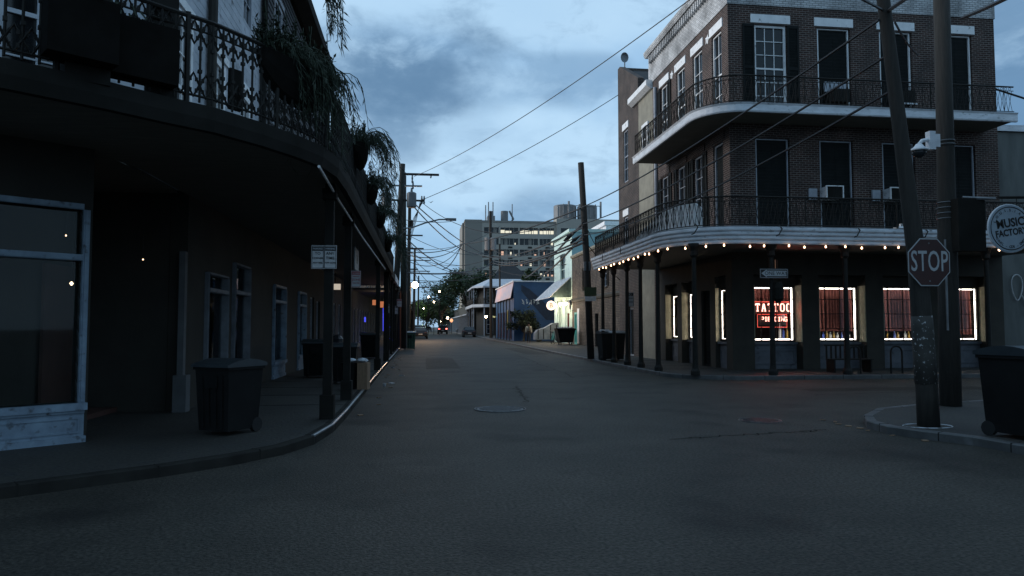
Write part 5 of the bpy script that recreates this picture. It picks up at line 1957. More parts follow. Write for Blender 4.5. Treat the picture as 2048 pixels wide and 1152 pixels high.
wheelie('wheelie_bin', 'dark bin in the shade beside the blue neon bar', (-2.3, 33.5, KH), .8, .8, 1.2, 0)
# tall trash can with bags, cardboard box
t = thing('trash_can', 'open black trash can under white bags beside the cardboard box', 'bin', (-1.62, 17.4, KH))
MB().lathe((-1.66, 17.45, KH), [(.17, 0), (.19, .5), (.21, .62)], 14).build('body', M['plastic'], t)
t = thing('cardboard_box', 'upright brown cardboard box standing at the left kerb', 'box', (-1.3, 17.3, KH))
MB().obox((-1.33, 17.35, KH + .31), (.24, .34, .62), rz=-.12).build('carton', M['cardboard'], t)
for (c, s, lab) in (((-1.36, 17.3, KH + .62), .13, 'white crumpled bag on top of the cardboard box'), ((-1.64, 17.4, KH + .62), .12, 'bluish white bag on top of the open trash can')):
    b = MB()
    vs, fs = [], []
    n = 12
    for i in range(7):
        ph = PI * i / 6
        for k in range(n):
            a = 2 * PI * k / n
            rr = s * (1 + random.uniform(-.18, .18))
            vs.append((c[0] + rr * math.sin(ph) * math.cos(a), c[1] + rr * math.sin(ph) * math.sin(a), c[2] + s * .42 * (1 - math.cos(ph)) * (1 + random.uniform(-.1, .1))))
    for i in range(6):
        for k in range(n):
            fs.append((i * n + k, i * n + (k + 1) % n, (i + 1) * n + (k + 1) % n, (i + 1) * n + k))
    b.add(vs, fs)
    tag(b.build('trash_bag', M['bag'], smooth=False), lab, 'trash bag', 'trash bags')
b = MB()
c = at(674, 684, 24.5)
vs, fs = [], []
for i in range(7):
    ph = PI * i / 6
    for k in range(10):
        a = 2 * PI * k / 10
        rr = .28 * (1 + random.uniform(-.15, .15))
        vs.append((c.x + rr * math.sin(ph) * math.cos(a), 24.5 + rr * math.sin(ph) * math.sin(a), c.z - .35 + .3 * (1 - math.cos(ph))))
for i in range(6):
    for k in range(10):
        fs.append((i * 10 + k, i * 10 + (k + 1) % 10, (i + 1) * 10 + (k + 1) % 10, (i + 1) * 10 + k))
b.add(vs, fs)
tag(b.build('trash_bag', M['blackbag']), 'shiny dark bag heaped on a bin by the left shop doors', 'trash bag', 'trash bags')
wheelie('wheelie_bin', 'black bin under the shiny dark bag by the left shop doors', (c.x, 24.5, KH), .6, .6, max(.5, c.z - .35 - KH), 0)
# dumpster on the right pavement
t = thing('dumpster', 'black dumpster overflowing with pale litter in front of the mint house', 'dumpster', (11.3, 56.3, KH))
b = MB()
b.add([(10.85, 55.8, .3), (11.9, 55.8, .3), (11.9, 56.9, .3), (10.85, 56.9, .3), (10.6, 55.6, 1.4), (12.05, 55.6, 1.4), (12.05, 57, 1.4), (10.6, 57, 1.4)],
      [(0, 3, 2, 1), (4, 5, 6, 7), (0, 1, 5, 4), (1, 2, 6, 5), (2, 3, 7, 6), (3, 0, 4, 7)])
b.box(10.55, 12.1, 55.52, 55.6, 1.3, 1.42)
b.build('body', M['plastic'], t)
for x in (10.95, 11.8):
    for y in (55.95, 56.75):
        MB().tube([(x - .04, y, .2), (x + .04, y, .2)], .09, 10).build('wheel', M['rubber'], t)
b = MB()
for k in range(12):
    b.obox((10.75 + k * .105, 55.7 + random.uniform(0, .5), 1.43 + random.uniform(0, .06)), (.14, .12, .08), rz=random.random() * 3, rx=random.random())
b.build('litter_heap', M['signdull'], t)
# covered cart and teal bicycle
t = thing('covered_cart', 'pale tarpaulin covered cart parked by the mint house', 'cart', (11.4, 65.5, KH))
b = MB()
prof_ = [(-1.3, .35), (-1.25, .95), (-1.0, 1.25), (-.3, 1.45), (.4, 1.85), (1.2, 1.95), (1.3, 1.7), (1.3, .4)]
b.t = tf((11.6, 65.5), (1, 0), (0, -1))
b.vprism(prof_, .6, -.6)
b.build('cover', M['tarp'], t)
b = MB(tf((11.6, 65.5), (1, 0), (0, -1)))
for u in (-1.0, -.5, .15, .7):
    b.box(u - .04, u + .04, .602, .62, .4, 1.3 if u < 0 else 1.7)
b.build('strap', M['black'], t)
for u in (-.9, .9):
    MB(tf((11.6, 65.5), (1, 0), (0, -1))).tube([(u, .55, .42), (u, .45, .42)], .29, 14).build('wheel', M['rubber'], t)
t = thing('bicycle', 'teal bicycle leaning beside the dumpster', 'bicycle', (10.4, 60, KH))
bx, by = 10.75, 58.5
for dx in (-.18, .55):
    for nm, mm, rr in (('tyre', M['rubber'], .025), ):
        MB().tube([(bx + dx * .45 + .33 * .4 * math.cos(2 * PI * k / 18), by + dx + .33 * math.cos(2 * PI * k / 18), KH + .34 + .33 * math.sin(2 * PI * k / 18)) for k in range(18)], rr, 5, closed=True).build('wheel', mm, t)
b = MB()
r0, f0 = (bx - .08, by - .18, KH + .34), (bx + .25, by + .55, KH + .34)
b.tube([r0, (bx + .02, by + .05, KH + .36), (bx + .2, by + .42, KH + .85), (bx - .02, by - .02, KH + .8), r0], .035, 6)
b.tube([(bx + .2, by + .42, KH + 1.05), f0], .035, 6)
b.tube([(bx + .02, by + .05, KH + .36), (bx - .03, by - .05, KH + .95)], .03, 6)
b.build('frame', M['teal'], t)
MB().tube([(bx - .1, by + .45, KH + 1.08), (bx + .2, by + .42, KH + 1.06), (bx + .48, by + .36, KH + 1.08)], .02, 5).build('handlebar', M['steel'], t)
MB().obox((bx - .03, by - .06, KH + .97), (.14, .25, .06)).build('saddle', M['rubber'], t)
# bike racks
for (x, lab) in ((13.35, 'dark hoop bicycle rack left of the slim gallery post'), (14.75, 'dark hoop bicycle rack in front of the window left of the leaning pole')):
    o = MB().tube([(x - .19, 20.9, KH), (x - .19, 20.9, .78)] + [(x - .19 * math.cos(PI * k / 8), 20.9, .78 + .19 * math.sin(PI * k / 8)) for k in range(1, 8)] + [(x + .19, 20.9, .78), (x + .19, 20.9, KH)], .028, 8).build('bike_rack', M['iron'])
    tag(o, lab, 'bike rack', 'bike racks on the pavement')
# bench / news rack silhouette in front of second window
t = thing('bench', 'dark slatted metal bench in front of the window right of the red neon', 'bench', (13.9, 21.6, KH))
b = MB()
for k in range(9):
    b.box(13.0 + k * .16, 13.05 + k * .16, 21.9, 21.93, .55, .95)
b.box(12.95, 14.35, 21.89, 21.94, .95, 1.0)
b.build('backrest', M['iron'], t)
b = MB()
for k in range(5):
    b.box(12.95, 14.35, 21.45 + k * .09, 21.5 + k * .09, .52, .55)
b.build('seat', M['iron'], t)
for x in (13.0, 14.25):
    MB().box(x, x + .05, 21.45, 21.9, KH, .52).build('leg', M['iron'], t)
# litter in the left gutter
for k, (x, y, lab) in enumerate(((-.95, 19.5, 'crumpled white cup in the left gutter nearest the box'), (-.8, 20.4, 'flattened pale wrapper in the left gutter'), (-1.05, 28, 'small pale scrap farther up the left gutter'), (-.6, 23.5, 'torn bit of paper out on the road left side'))):
    b = MB()
    b.lathe((x, y, 0), [(.03, 0), (.05, .08)], 7) if k == 0 else b.obox((x, y, .012), (.16, .1, .02), rz=k, rx=.1)
    tag(b.build('litter', M['signwhite']), lab, 'litter', 'litter in the gutter')


rl = random.Random(21)
for k in range(14):
    x, y = -1.12 + rl.uniform(0, .35), 13 + k * 1.9 + rl.uniform(-.5, .5)
    b = MB().obox((x, y, .012), (rl.uniform(.05, .12), rl.uniform(.04, .08), .015), rz=rl.random() * 3, rx=rl.uniform(-.2, .2))
    o = b.build('dead_leaf', M['cardboard'])
    tag(o, 'small dry brown leaf or scrap lying along the left gutter', 'leaf', 'dry leaves along the left gutter')
for k in range(10):
    x, y = 7.0 + rl.uniform(-.35, .1), 9.3 + k * .25
    b = MB().obox((x, y, .012), (rl.uniform(.04, .1), rl.uniform(.03, .06), .012), rz=rl.random() * 3, rx=rl.uniform(-.2, .2))
    o = b.build('dead_leaf', M['cardboard'])
    tag(o, 'small dry leaf lying at the kerb below the leaning pole', 'leaf', 'dry leaves at the corner kerb')


# ------------------------------------------------------------------ poles
def polepath(pts, r0, r1):
    n = len(pts)
    return MB().tube(pts, [r0 + (r1 - r0) * i / (n - 1) for i in range(n)], 14)


# leaning stop-sign pole
t = thing('leaning_pole', 'weathered leaning wooden utility pole with torn poster scraps and a STOP sign', 'utility pole', (7.47, 9.9, KH))
pp = [(7.47, 9.9, KH), (7.46, 9.9, .6), (7.44, 9.9, 1.1), (7.42, 9.9, 1.6), (7.36, 9.9, 2.6), (7.22, 9.9, 3.9), (7.08, 9.9, 5.2), (6.93, 9.9, 6.6), (6.75, 9.9, 8.4)]
MB().tube(pp, [.155, .15, .15, .145, .13, .11, .10, .092, .085], 16).build('pole', M['wood'], t, smooth=True)
MB().tube([(7.452, 9.9, .75), (7.435, 9.9, 1.15), (7.42, 9.9, 1.55), (7.41, 9.9, 1.75)], [.1525, .1525, .1495, .1475], 16).build('poster_scraps', M['poster'], t, smooth=True)
MB().tube([(7.27, 9.9, 9.0), (6.9, 9.85, 6.75), (6.6, 9.7, 7.6)], .03, 6).build('guy_arm', M['wire'], t)
t = thing('stop_sign', 'octagonal dark red STOP sign with pale letters fixed to the leaning pole', 'stop sign', (7.43, 9.74, 2.2))
cx, cz, rr = 7.43, 2.54, .36
oc = [(cx + rr * math.cos(R(22.5 + 45 * k)) / math.cos(R(22.5)) * .93, cz + rr * math.sin(R(22.5 + 45 * k)) / math.cos(R(22.5)) * .98) for k in range(8)]
oc2 = [(cx + (x - cx) * .955, cz + (z - cz) * .955) for x, z in oc]
MB().vprism(oc, 9.73, 9.735).build('border', M['signwhite'], t)
MB().vprism(oc2, 9.725, 9.7295).build('plate', M['signred'], t)
text('STOP', .43, (cx, 9.722, cz), (R(90), 0, 0), M['signwhite'], 'lettering', t, ext=.001, off=.003, sx=.56, spacing=1.06)
b = MB()
b.tube([(7.43, 9.72, 2.82), (7.43, 9.76, 2.82)], .012, 8)
b.tube([(7.43, 9.72, 2.26), (7.43, 9.76, 2.26)], .012, 8)
b.build('bolt', M['steel'], t)
o = MB().tube([(7.47 + .36 * math.cos(2 * PI * k / 28), 9.92 + .24 * math.sin(2 * PI * k / 28), KH - .004) for k in range(28)], .011, 4, closed=True).build('painted_ring', M['paintring'])
tag(o, 'worn white ring on the pavement round the foot of the leaning pole', 'painted ring')

# thick straight pole behind it with camera, boxes
t = thing('thick_pole', 'thick dark straight pole with steel bands and equipment box behind the leaning pole', 'utility pole', (9.75, 12.35, KH))
MB().tube([(9.78, 12.35, KH), (9.80, 12.35, 2), (9.84, 12.35, 5), (9.86, 12.35, 8.5)], [.185, .175, .15, .14], 16).build('pole', M['wood'], t, smooth=True)
MB().tube([(9.62, 12.16, KH + 1.4), (9.62, 12.16, 3.2)], .02, 6).build('conduit', M['steel'], t)
for z in (3.62, 3.72, 3.82, 3.92, 5.02, 5.09):
    MB().tube([(9.83 + .17 * math.cos(2 * PI * k / 18), 12.35 + .17 * math.sin(2 * PI * k / 18), z) for k in range(18)], .009, 5, closed=True).build('steel_band', M['steel'], t)
MB().box(9.78, 10.32, 12.0, 12.2, 2.98, 3.95).build('equipment_box', M['black'], t)
MB().tube([(9.95, 12.1, 3.98), (10.45, 11.9, 3.93)], .03, 6).build('bracket_arm', M['steel'], t)
t = thing('security_camera', 'pale dome security camera with mounting box on the thick pole', 'security camera', (9.5, 12.1, 5.0))
c = at(1862, 282, 12.05)
MB().box(c.x - .075, c.x + .045, 11.98, 12.1, c.z - .17, c.z + .17).build('mounting_box', M['fascia'], t)
MB().box(c.x + .046, c.x + .14, 11.99, 12.2, c.z - .12, c.z + .12).build('mounting_box', M['fascia'], t)
MB().tube([(c.x - .07, 12.03, c.z + .02), (c.x - .2, 12.03, c.z - .01), (c.x - .26, 12.03, c.z - .08)], .035, 8).build('arm', M['fascia'], t)
q = (c.x - .26, 12.03, c.z - .2)
MB().lathe(q, [(.16, 0), (.155, .03), (.09, .075), (.05, .13)], 16).build('hood', M['fascia'], t, smooth=True)
MB().lathe(q, [(.02, -.13), (.08, -.105), (.12, -.05), (.13, -.001)], 16).build('dome', M['carglass'], t, smooth=True)

# round music shop sign
t = thing('round_shop_sign', 'round pale blue LOUISIANA MUSIC FACTORY sign hanging at the right edge', 'shop sign', (10.3, 11.0, 2.6))
c = at(2019, 457, 11.0)
rr = .405
Ts = tf((c.x, c.y), (1, .0), (0, -1))
MB(Ts).tube([(0, .02, c.z), (0, -.02, c.z)], rr, 40).build('plate', M['signblue'], t)
MB(Ts).tube([(rr * 1.0 * math.cos(2 * PI * k / 48), 0, c.z + rr * 1.0 * math.sin(2 * PI * k / 48)) for k in range(48)], .014, 6, closed=True).build('rim', M['fascia'], t)
MB(Ts).tube([(rr * .90 * math.cos(2 * PI * k / 48), .021, c.z + rr * .90 * math.sin(2 * PI * k / 48)) for k in range(48)], .009, 4, closed=True).build('ring', M['signblack'], t)
ti = R(-8)
text('MUSIC', .20, (c.x + .0, c.y - .024, c.z + .09), (R(90), -R(9), 0), M['signblack'], 'lettering', t, ext=.001, off=.006, sx=.92)
text('FACTORY', .155, (c.x + .01, c.y - .024, c.z - .07), (R(90), -R(9), 0), M['signblack'], 'lettering', t, ext=.001, off=.005, sx=.86)


def arctext(s, r, a0, a1, size, flip=False):
    for i, ch in enumerate(s):
        if ch == ' ':
            continue
        a = R(a0 + (a1 - a0) * i / (len(s) - 1))
        rot = (a - PI / 2) if not flip else (a + PI / 2)
        text(ch, size, (c.x + r * math.cos(a), c.y - .024, c.z + r * math.sin(a)), (R(90), -rot, 0), M['signblack'], 'lettering', t, ext=.001, off=.001)


arctext('L.O.U.I.S.I.A.N.A', rr * .76, 160, 20, .062)
arctext('VINYL - CDS - DVDS', rr * .78, 215, 325, .062, True)
MB().tube([(c.x - .2, c.y, c.z + rr + .12), (c.x + 2.6, c.y, c.z + rr + .2)], .025, 6).build('bracket_arm', M['iron'], t)
for dx in (-.12, .15):
    MB().tube([(c.x + dx, c.y, c.z + rr * .97), (c.x + dx, c.y, c.z + rr + .14)], .008, 4).build('chain', M['iron'], t)
t = thing('music_shop', 'dark wall of the shop that carries the round sign beyond the right edge', 'building', (15, 8, 0))
MB().box(12.9, 22, 2, 11.6, .1, 7.5).build('wall', M['darkwall'], t)
MB().box(12.8, 22, 1.9, 11.7, 7.5, 7.8).build('cornice', M['shopwall'], t)

# one way sign on the second gallery post
t = thing('one_way_sign', 'black and white ONE WAY arrow sign pointing left on the gallery post', 'traffic sign', (10.53, 20.4, 3.0))
x0, x1, z0, z1, yy = 10.08, 10.99, 3.03, 3.33, 20.46
MB().box(x0, x1, yy, yy + .01, z0, z1).build('plate', M['signblack'], t)
b = MB()
e = .018
for (a0, a1, q0, q1) in ((x0 + e, x1 - e, z0 + e, z0 + e + .012), (x0 + e, x1 - e, z1 - e - .012, z1 - e), (x0 + e, x0 + e + .012, z0 + e, z1 - e), (x1 - e - .012, x1 - e, z0 + e, z1 - e)):
    b.box(a0, a1, yy - .004, yy - .001, q0, q1)
b.build('border', M['signwhite'], t)
zm = (z0 + z1) / 2
b = MB()
b.vprism([(x0 + .05, zm), (x0 + .22, zm + .115), (x0 + .22, zm + .082), (x1 - .06, zm + .082), (x1 - .06, zm - .082), (x0 + .22, zm - .082), (x0 + .22, zm - .115)], yy - .002, yy - .0055)
b.build('arrow', M['signwhite'], t)
text('ONE WAY', .155, ((x0 + x1) / 2 + .06, yy - .008, zm), (R(90), 0, 0), M['signblack'], 'lettering', t, ext=.001, off=.001)
for dx in (.0, .06):
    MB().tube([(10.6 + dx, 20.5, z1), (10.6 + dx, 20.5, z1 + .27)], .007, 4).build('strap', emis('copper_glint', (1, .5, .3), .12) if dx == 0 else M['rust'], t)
t = thing('post_figure_sign', 'dark signal box strapped to the one way sign post', 'signal box', (10.6, 20.5, 2.2))
MB().lathe((10.68, 20.5, 2.3), [(.06, 0), (.15, .12), (.16, .45), (.1, .62)], 10).build('housing', M['black'], t)

# plain pole by the low brick house
t = thing('plain_pole', 'plain bare utility pole leaning slightly left of the curved gallery', 'utility pole', (7.5, 31.9, KH))
MB().tube([(7.62, 31.9, KH), (7.45, 31.9, 4.5), (7.2, 31.9, 9.05)], [.16, .15, .135], 14).build('pole', M['wood'], t, smooth=True)
MB().box(7.3, 7.85, 31.72, 31.76, 2.95, 3.35).build('notice_board', mat('dull_green_board', (.05, .07, .03), None, .8), t)
MB().box(7.32, 7.83, 31.72, 31.755, 2.72, 2.93).build('notice_board', M['signdull'], t)
for dx, z in ((-.12, 4.3), (.1, 4.3)):
    MB().box(7.45 + dx - .05, 7.45 + dx + .05, 31.7, 31.8, z - .2, z + .2).build('meter_box', M['greybox'], t)
c = at(1252, 600, 28)
parking_sign((c.x, 27.5, c.z), .34, .56, 'small no parking sign on a slim dark post under the right gallery', ['NO', 'PARKING', 'TOW'], post=True, red=False)

# tall left pole group
YP = 46
t = thing('tall_pole', 'tall dark wooden utility pole with long crossarm and transformers on the left', 'utility pole', (-1.5, 45.2, KH))
MB().tube([(-1.75, 45.2, KH), (-1.5, 45.2, 5), (-1.2, 45.2, 11.75)], [.21, .19, .16], 12).build('pole', M['wood'], t, smooth=True)
MB().box(-1.22, 1.07, 45.1, 45.25, 11.05, 11.17).build('crossarm', M['wood'], t)
MB().box(-1.95, .02, 45.15, 45.28, 10.33, 10.42).build('crossarm', M['steel'], t)
MB().box(-2.1, .15, 45.12, 45.25, 9.4, 9.5).build('crossarm', M['wood'], t)
for (x, z) in ((-2.0, 10.42), (-.55, 10.42), (0.0, 9.5), (-1.9, 9.5), (.15, 9.5), (-.6, 10.8)):
    MB().lathe((x, 45.2, z - .25), [(.04, 0), (.06, .1), (.04, .2), (.06, .3), (.04, .5)], 8).build('insulator', M['steel'], t)
for (x, z0, z1) in ((-.63, 8.95, 9.85), (-2.15, 8.95, 9.8)):
    b = MB().lathe((x, 44.9, z0), [(.25, 0), (.3, .05), (.3, z1 - z0), (.22, z1 - z0 + .06)], 12)
    b.lathe((x, 44.9, z1), [(.05, 0), (.08, .1), (.05, .35)], 6)
    b.build('transformer', M['greybox'], t)
b = MB()
for k in range(5):
    b.tube([(-.1 + k * .05, 45, 9.4), (-.3 - k * .05, 45, 8.3), (-.7, 45, 6.8 + k * .2)], .015, 4)
b.build('drop_wires', M['wire'], t)
MB().tube([(.58, 45.2, 11.08), (.55, 45.2, 10.9)], .05, 6).build('insulator', M['steel'], t)
t = thing('street_lamp', 'street lamp on a long curved arm reaching out from the tall left pole', 'street lamp', (-1.3, 45, 7.8))
MB().tube([tuple(at(806, 457, 45)), tuple(at(825, 455, 45)), tuple(at(850, 446, 45)), tuple(at(878, 439, 45)), tuple(at(892, 439, 45))], .05, 6).build('arm', M['steel'], t)
q = at(902, 439, 45)
MB().obox(tuple(q), (.65, .28, .14)).build('lamp_head', M['greybox'], t)
t = thing('second_pole', 'second wooden pole close behind the tall left pole with grey conduit', 'utility pole', (-1.1, 48, KH))
MB().tube([(-1.15, 48, KH), (-1.2, 48, 11.6)], [.2, .17], 12).build('pole', M['wood'], t, smooth=True)
MB().tube([(-.93, 47.9, KH), (-.95, 47.9, 6.8)], .045, 6).build('conduit', M['steel'], t)
MB().tube([(-1.32, 47.7, KH), (-1.34, 47.7, 3.9)], .05, 6).build('conduit', M['rust'], t)
b = MB().lathe((at(821, 447, 52).x, 52, at(821, 456, 52).z), [(.17, 0), (.2, .05), (.2, .5), (.14, .58)], 12)
o = b.build('transformer', M['black'], t)
for i, (px_, Yq, ztop, arms, lab) in enumerate((
        (818, 66, 13.0, ((9.8, 2.4), (8.6, 2.6), (6.7, 1.6)), 'third pole on the left with short crossarms'),
        (829, 100, 12.2, ((10.6, 4.4), (9.1, 4.2), (6.9, 4)), 'far pole with two crossarms near the orange lamp'),
        (837, 150, 12, ((10.5, 3.5), (9.5, 3.5)), 'farthest thin pole on the left'))):
    x = at(px_, 600, Yq).x
    t = thing('utility_pole', lab, 'utility pole', (x, Yq, KH), 'utility poles down the street')
    MB().tube([(x - .1, Yq, KH), (x, Yq, ztop)], [.2, .15], 10).build('pole', M['wood'], t)
    for z, wd in arms:
        MB().box(x - wd / 2, x + wd / 2, Yq - .06, Yq + .06, z, z + .12).build('crossarm', M['wood'], t)
t = thing('utility_pole', 'slim pole in front of the distant block with a pale transformer', 'utility pole', (9.0, 90, KH), 'utility poles down the street')
MB().tube([(8.75, 90, KH), (8.62, 90, 16.1)], [.22, .17], 10).build('pole', M['wood'], t)
MB().lathe((8.95, 89.8, 11.1), [(.35, 0), (.4, .1), (.4, 1.5), (.3, 1.6)], 10).build('transformer', M['tank'], t)
MB().lathe((8.2, 89.8, 11.1), [(.3, 0), (.32, .1), (.32, 1.5), (.3, 1.6)], 10).build('transformer', M['tank'], t)
MB().box(7.6, 9.7, 89.9, 90.05, 10.2, 10.35).build('crossarm', M['wood'], t)
MB().tube([(9.9, 90.4, KH), (9.85, 90.4, 12)], .12, 8).build('guy_pole', M['wood'], t)
# sodium lamp
t = thing('street_lamp', 'glowing orange street lamp far down the left side', 'street lamp', (-.8, 84, KH))
c = at(830, 570, 84)
MB().lathe((c.x, 84, c.z), [(.1, -.36), (.36, -.14), (.36, .14), (.1, .36)], 10).build('lamp_head', M['sodium'], t, smooth=True)
MB().tube([(c.x - .5, 84, KH), (c.x - .5, 84, c.z + .3), (c.x, 84, c.z + .32)], .05, 6).build('post', M['iron'], t)
pl = bpy.data.lights.new('sodium_light', 'POINT')
pl.energy = 1500
pl.color = (1, .65, .38)
pl.shadow_soft_size = .3
po = bpy.data.objects.new('sodium_light', pl)
po.location = (c.x + .9, 83, c.z - .4)
C.objects.link(po)


# ------------------------------------------------------------------ overhead wires
WP = 31.75
for (a, b_, sag, lab, r) in (
        ((1440, -46, 18), (828, 353, 45.2), .5, 'topmost long thin wire crossing the clouds from the top edge', .012),
        ((1238, 189, 37), (836, 403, 45.2), .35, 'thin wire from the slanted brick parapet to the transformers', .014),
        ((1758, 40, 9.9), (1160, 416, WP), .25, 'black wire from the top of the leaning pole to the plain pole, uppermost', .016),
        ((1775, 110, 9.9), (1166, 448, WP), .3, 'black wire from the leaning pole to the plain pole, middle', .016),
        ((1785, 180, 9.9), (1168, 470, WP), .4, 'black wire from the leaning pole to the plain pole, lowest', .016),
        ((1160, 417, WP), (923, 488, 66), .3, 'wire sloping left from the plain pole across the block roof', .03),
        ((1166, 455, WP), (985, 512, 90), .5, 'wire from the plain pole to the slim pole, upper', .03),
        ((1167, 468, WP), (938, 500, 66), .9, 'slack wire across the lit top windows of the block', .02),
        ((1167, 478, WP), (985, 520, 90), .7, 'wire from the plain pole to the slim pole, middle', .04),
        ((1166, 446, WP), (1050, 556, 88), .3, 'heavy wire falling from the plain pole past the mint roof', .045),
        ((1168, 470, WP), (1075, 556, 88), .3, 'second heavy wire falling past the mint roof', .045),
        ((823, 402, 45.2), (985, 512, 90), .6, 'wire falling from the transformers across the blank end wall, upper', .03),
        ((823, 408, 45.2), (968, 506, 90), 1.1, 'wire falling from the transformers across the blank end wall, lower', .03),
        ((985, 512, 90), (1143, 528, 60), .5, 'wire across the middle windows of the block', .025),
        ((812, 503, 48), (923, 488, 66), .35, 'level wire from the second pole to the cable knot', .025),
        ((812, 509, 48), (923, 490, 66), .6, 'slack wire under the level one left of the block', .025),
        ((814, 478, 48), (985, 522, 90), 1.9, 'deeply sagging wire left of the block', .03),
        ((923, 490, 66), (884, 539, 66), .5, 'short looping wire below the cable knot', .03),
        ((812, 545, 48), (985, 528, 90), .5, 'thick low cable from the second pole to the slim pole', .045),
        ((985, 526, 90), (1168, 485, WP), .6, 'thick low cable from the slim pole to the plain pole', .045),
        ((816, 500, 66), (985, 540, 90), 1.3, 'thin low wire over the tree top', .022),
        ((816, 498, 66), (1000, 452, 90), 1.0, 'faint wire rising to the slim pole top', .018),
        ((829, 520, 100), (900, 560, 130), .8, 'far wire above the tree, upper', .03),
        ((829, 530, 100), (880, 575, 130), .8, 'far wire above the tree, middle', .03),
        ((829, 545, 100), (870, 600, 130), .6, 'far wire above the tree, lower', .03),
        ((812, 440, 46), (902, 443, 60), .1, 'short level wire behind the curved lamp arm', .018),
        ((818, 480, 66), (829, 500, 100), .1, 'short wire between the left poles, upper', .025),
        ((822, 505, 66), (833, 520, 100), .1, 'short wire between the left poles, lower', .025),
        ((812, 460, 46), (740, 500, 30), .2, 'wire dropping left from the tall pole behind the planters', .018),
        ((1168, 480, WP), (1240, 560, 36), .1, 'short wire from the plain pole down to the brick wall', .016),
        ((1168, 440, WP), (1200, 500, 38), .2, 'short slack wire right of the plain pole', .014),
        ((838, 400, 45.2), (1160, 430, WP), 1.4, 'long slack wire from the transformers to the plain pole', .014),
        ((816, 470, 66), (985, 505, 90), .9, 'wire crossing under the lamp arm, upper', .02),
        ((816, 490, 66), (940, 530, 100), .7, 'wire crossing under the lamp arm, lower', .02),
        ((829, 512, 100), (985, 515, 90), 1.2, 'far sagging wire over the tree tops', .022),
        ((812, 520, 48), (923, 492, 66), 1.0, 'very slack wire left of the cable knot', .02),
        ((818, 560, 66), (985, 548, 90), .4, 'low straight wire just above the street trees', .025),
        ((985, 500, 90), (1166, 452, WP), .9, 'slack wire over the second window row of the block', .018),
        ((985, 535, 90), (1110, 545, 67), .6, 'low wire from the slim pole to the mint house', .02),
        ((1776, 22, 9.9), (1850, -30, 7.5), 0, 'thick service cable rising right from the leaning pole top', .022),
        ((1925, 36, 12.2), (2060, -28, 8.5), .02, 'thick cable rising right from behind the thick pole', .028),
        ((1765, 20, 9.9), (1700, -15, 7.5), 0, 'thin cable rising left from the leaning pole top', .014),
        ((1790, 45, 9.9), (1835, 110, 12), .05, 'short curling cable between the two right poles', .012)):
    A_, B_ = at(*a), at(*b_)
    pts = []
    n = 24
    for i in range(n + 1):
        tt = i / n
        p = A_.lerp(B_, tt)
        p.z -= sag * 4 * tt * (1 - tt)
        pts.append(tuple(p))
    o = MB().tube(pts, r * 1.35, 5).build('overhead_wire', M['wire'])
    tag(o, lab, 'wire', 'overhead wires')
for (px_, py_, Yq, lab) in ((1137, 474, 36, 'dark cable splice left of the plain pole, upper'), (1150, 479, 36, 'dark cable splice left of the plain pole, lower')):
    c = at(px_, py_, Yq)
    o = MB().tube([tuple(c + Vector((-.25, 0, -.2))), tuple(c), tuple(c + Vector((.25, 0, .2)))], [.04, .09, .04], 8).build('cable_splice', M['wire'])
    tag(o, lab, 'cable splice', 'cable splices')
c = at(862, 405, 60)
o = MB().add([tuple(c), tuple(c + Vector((-.25, 0, .1))), tuple(c + Vector((-.05, .1, .04))), tuple(c + Vector((.22, 0, .16))), tuple(c + Vector((.0, -.05, -.05)))],
             [(0, 1, 2), (0, 2, 3), (0, 4, 1), (0, 3, 4)]).build('bird', M['wire'])
tag(o, 'tiny dark bird flying left of the block', 'bird')


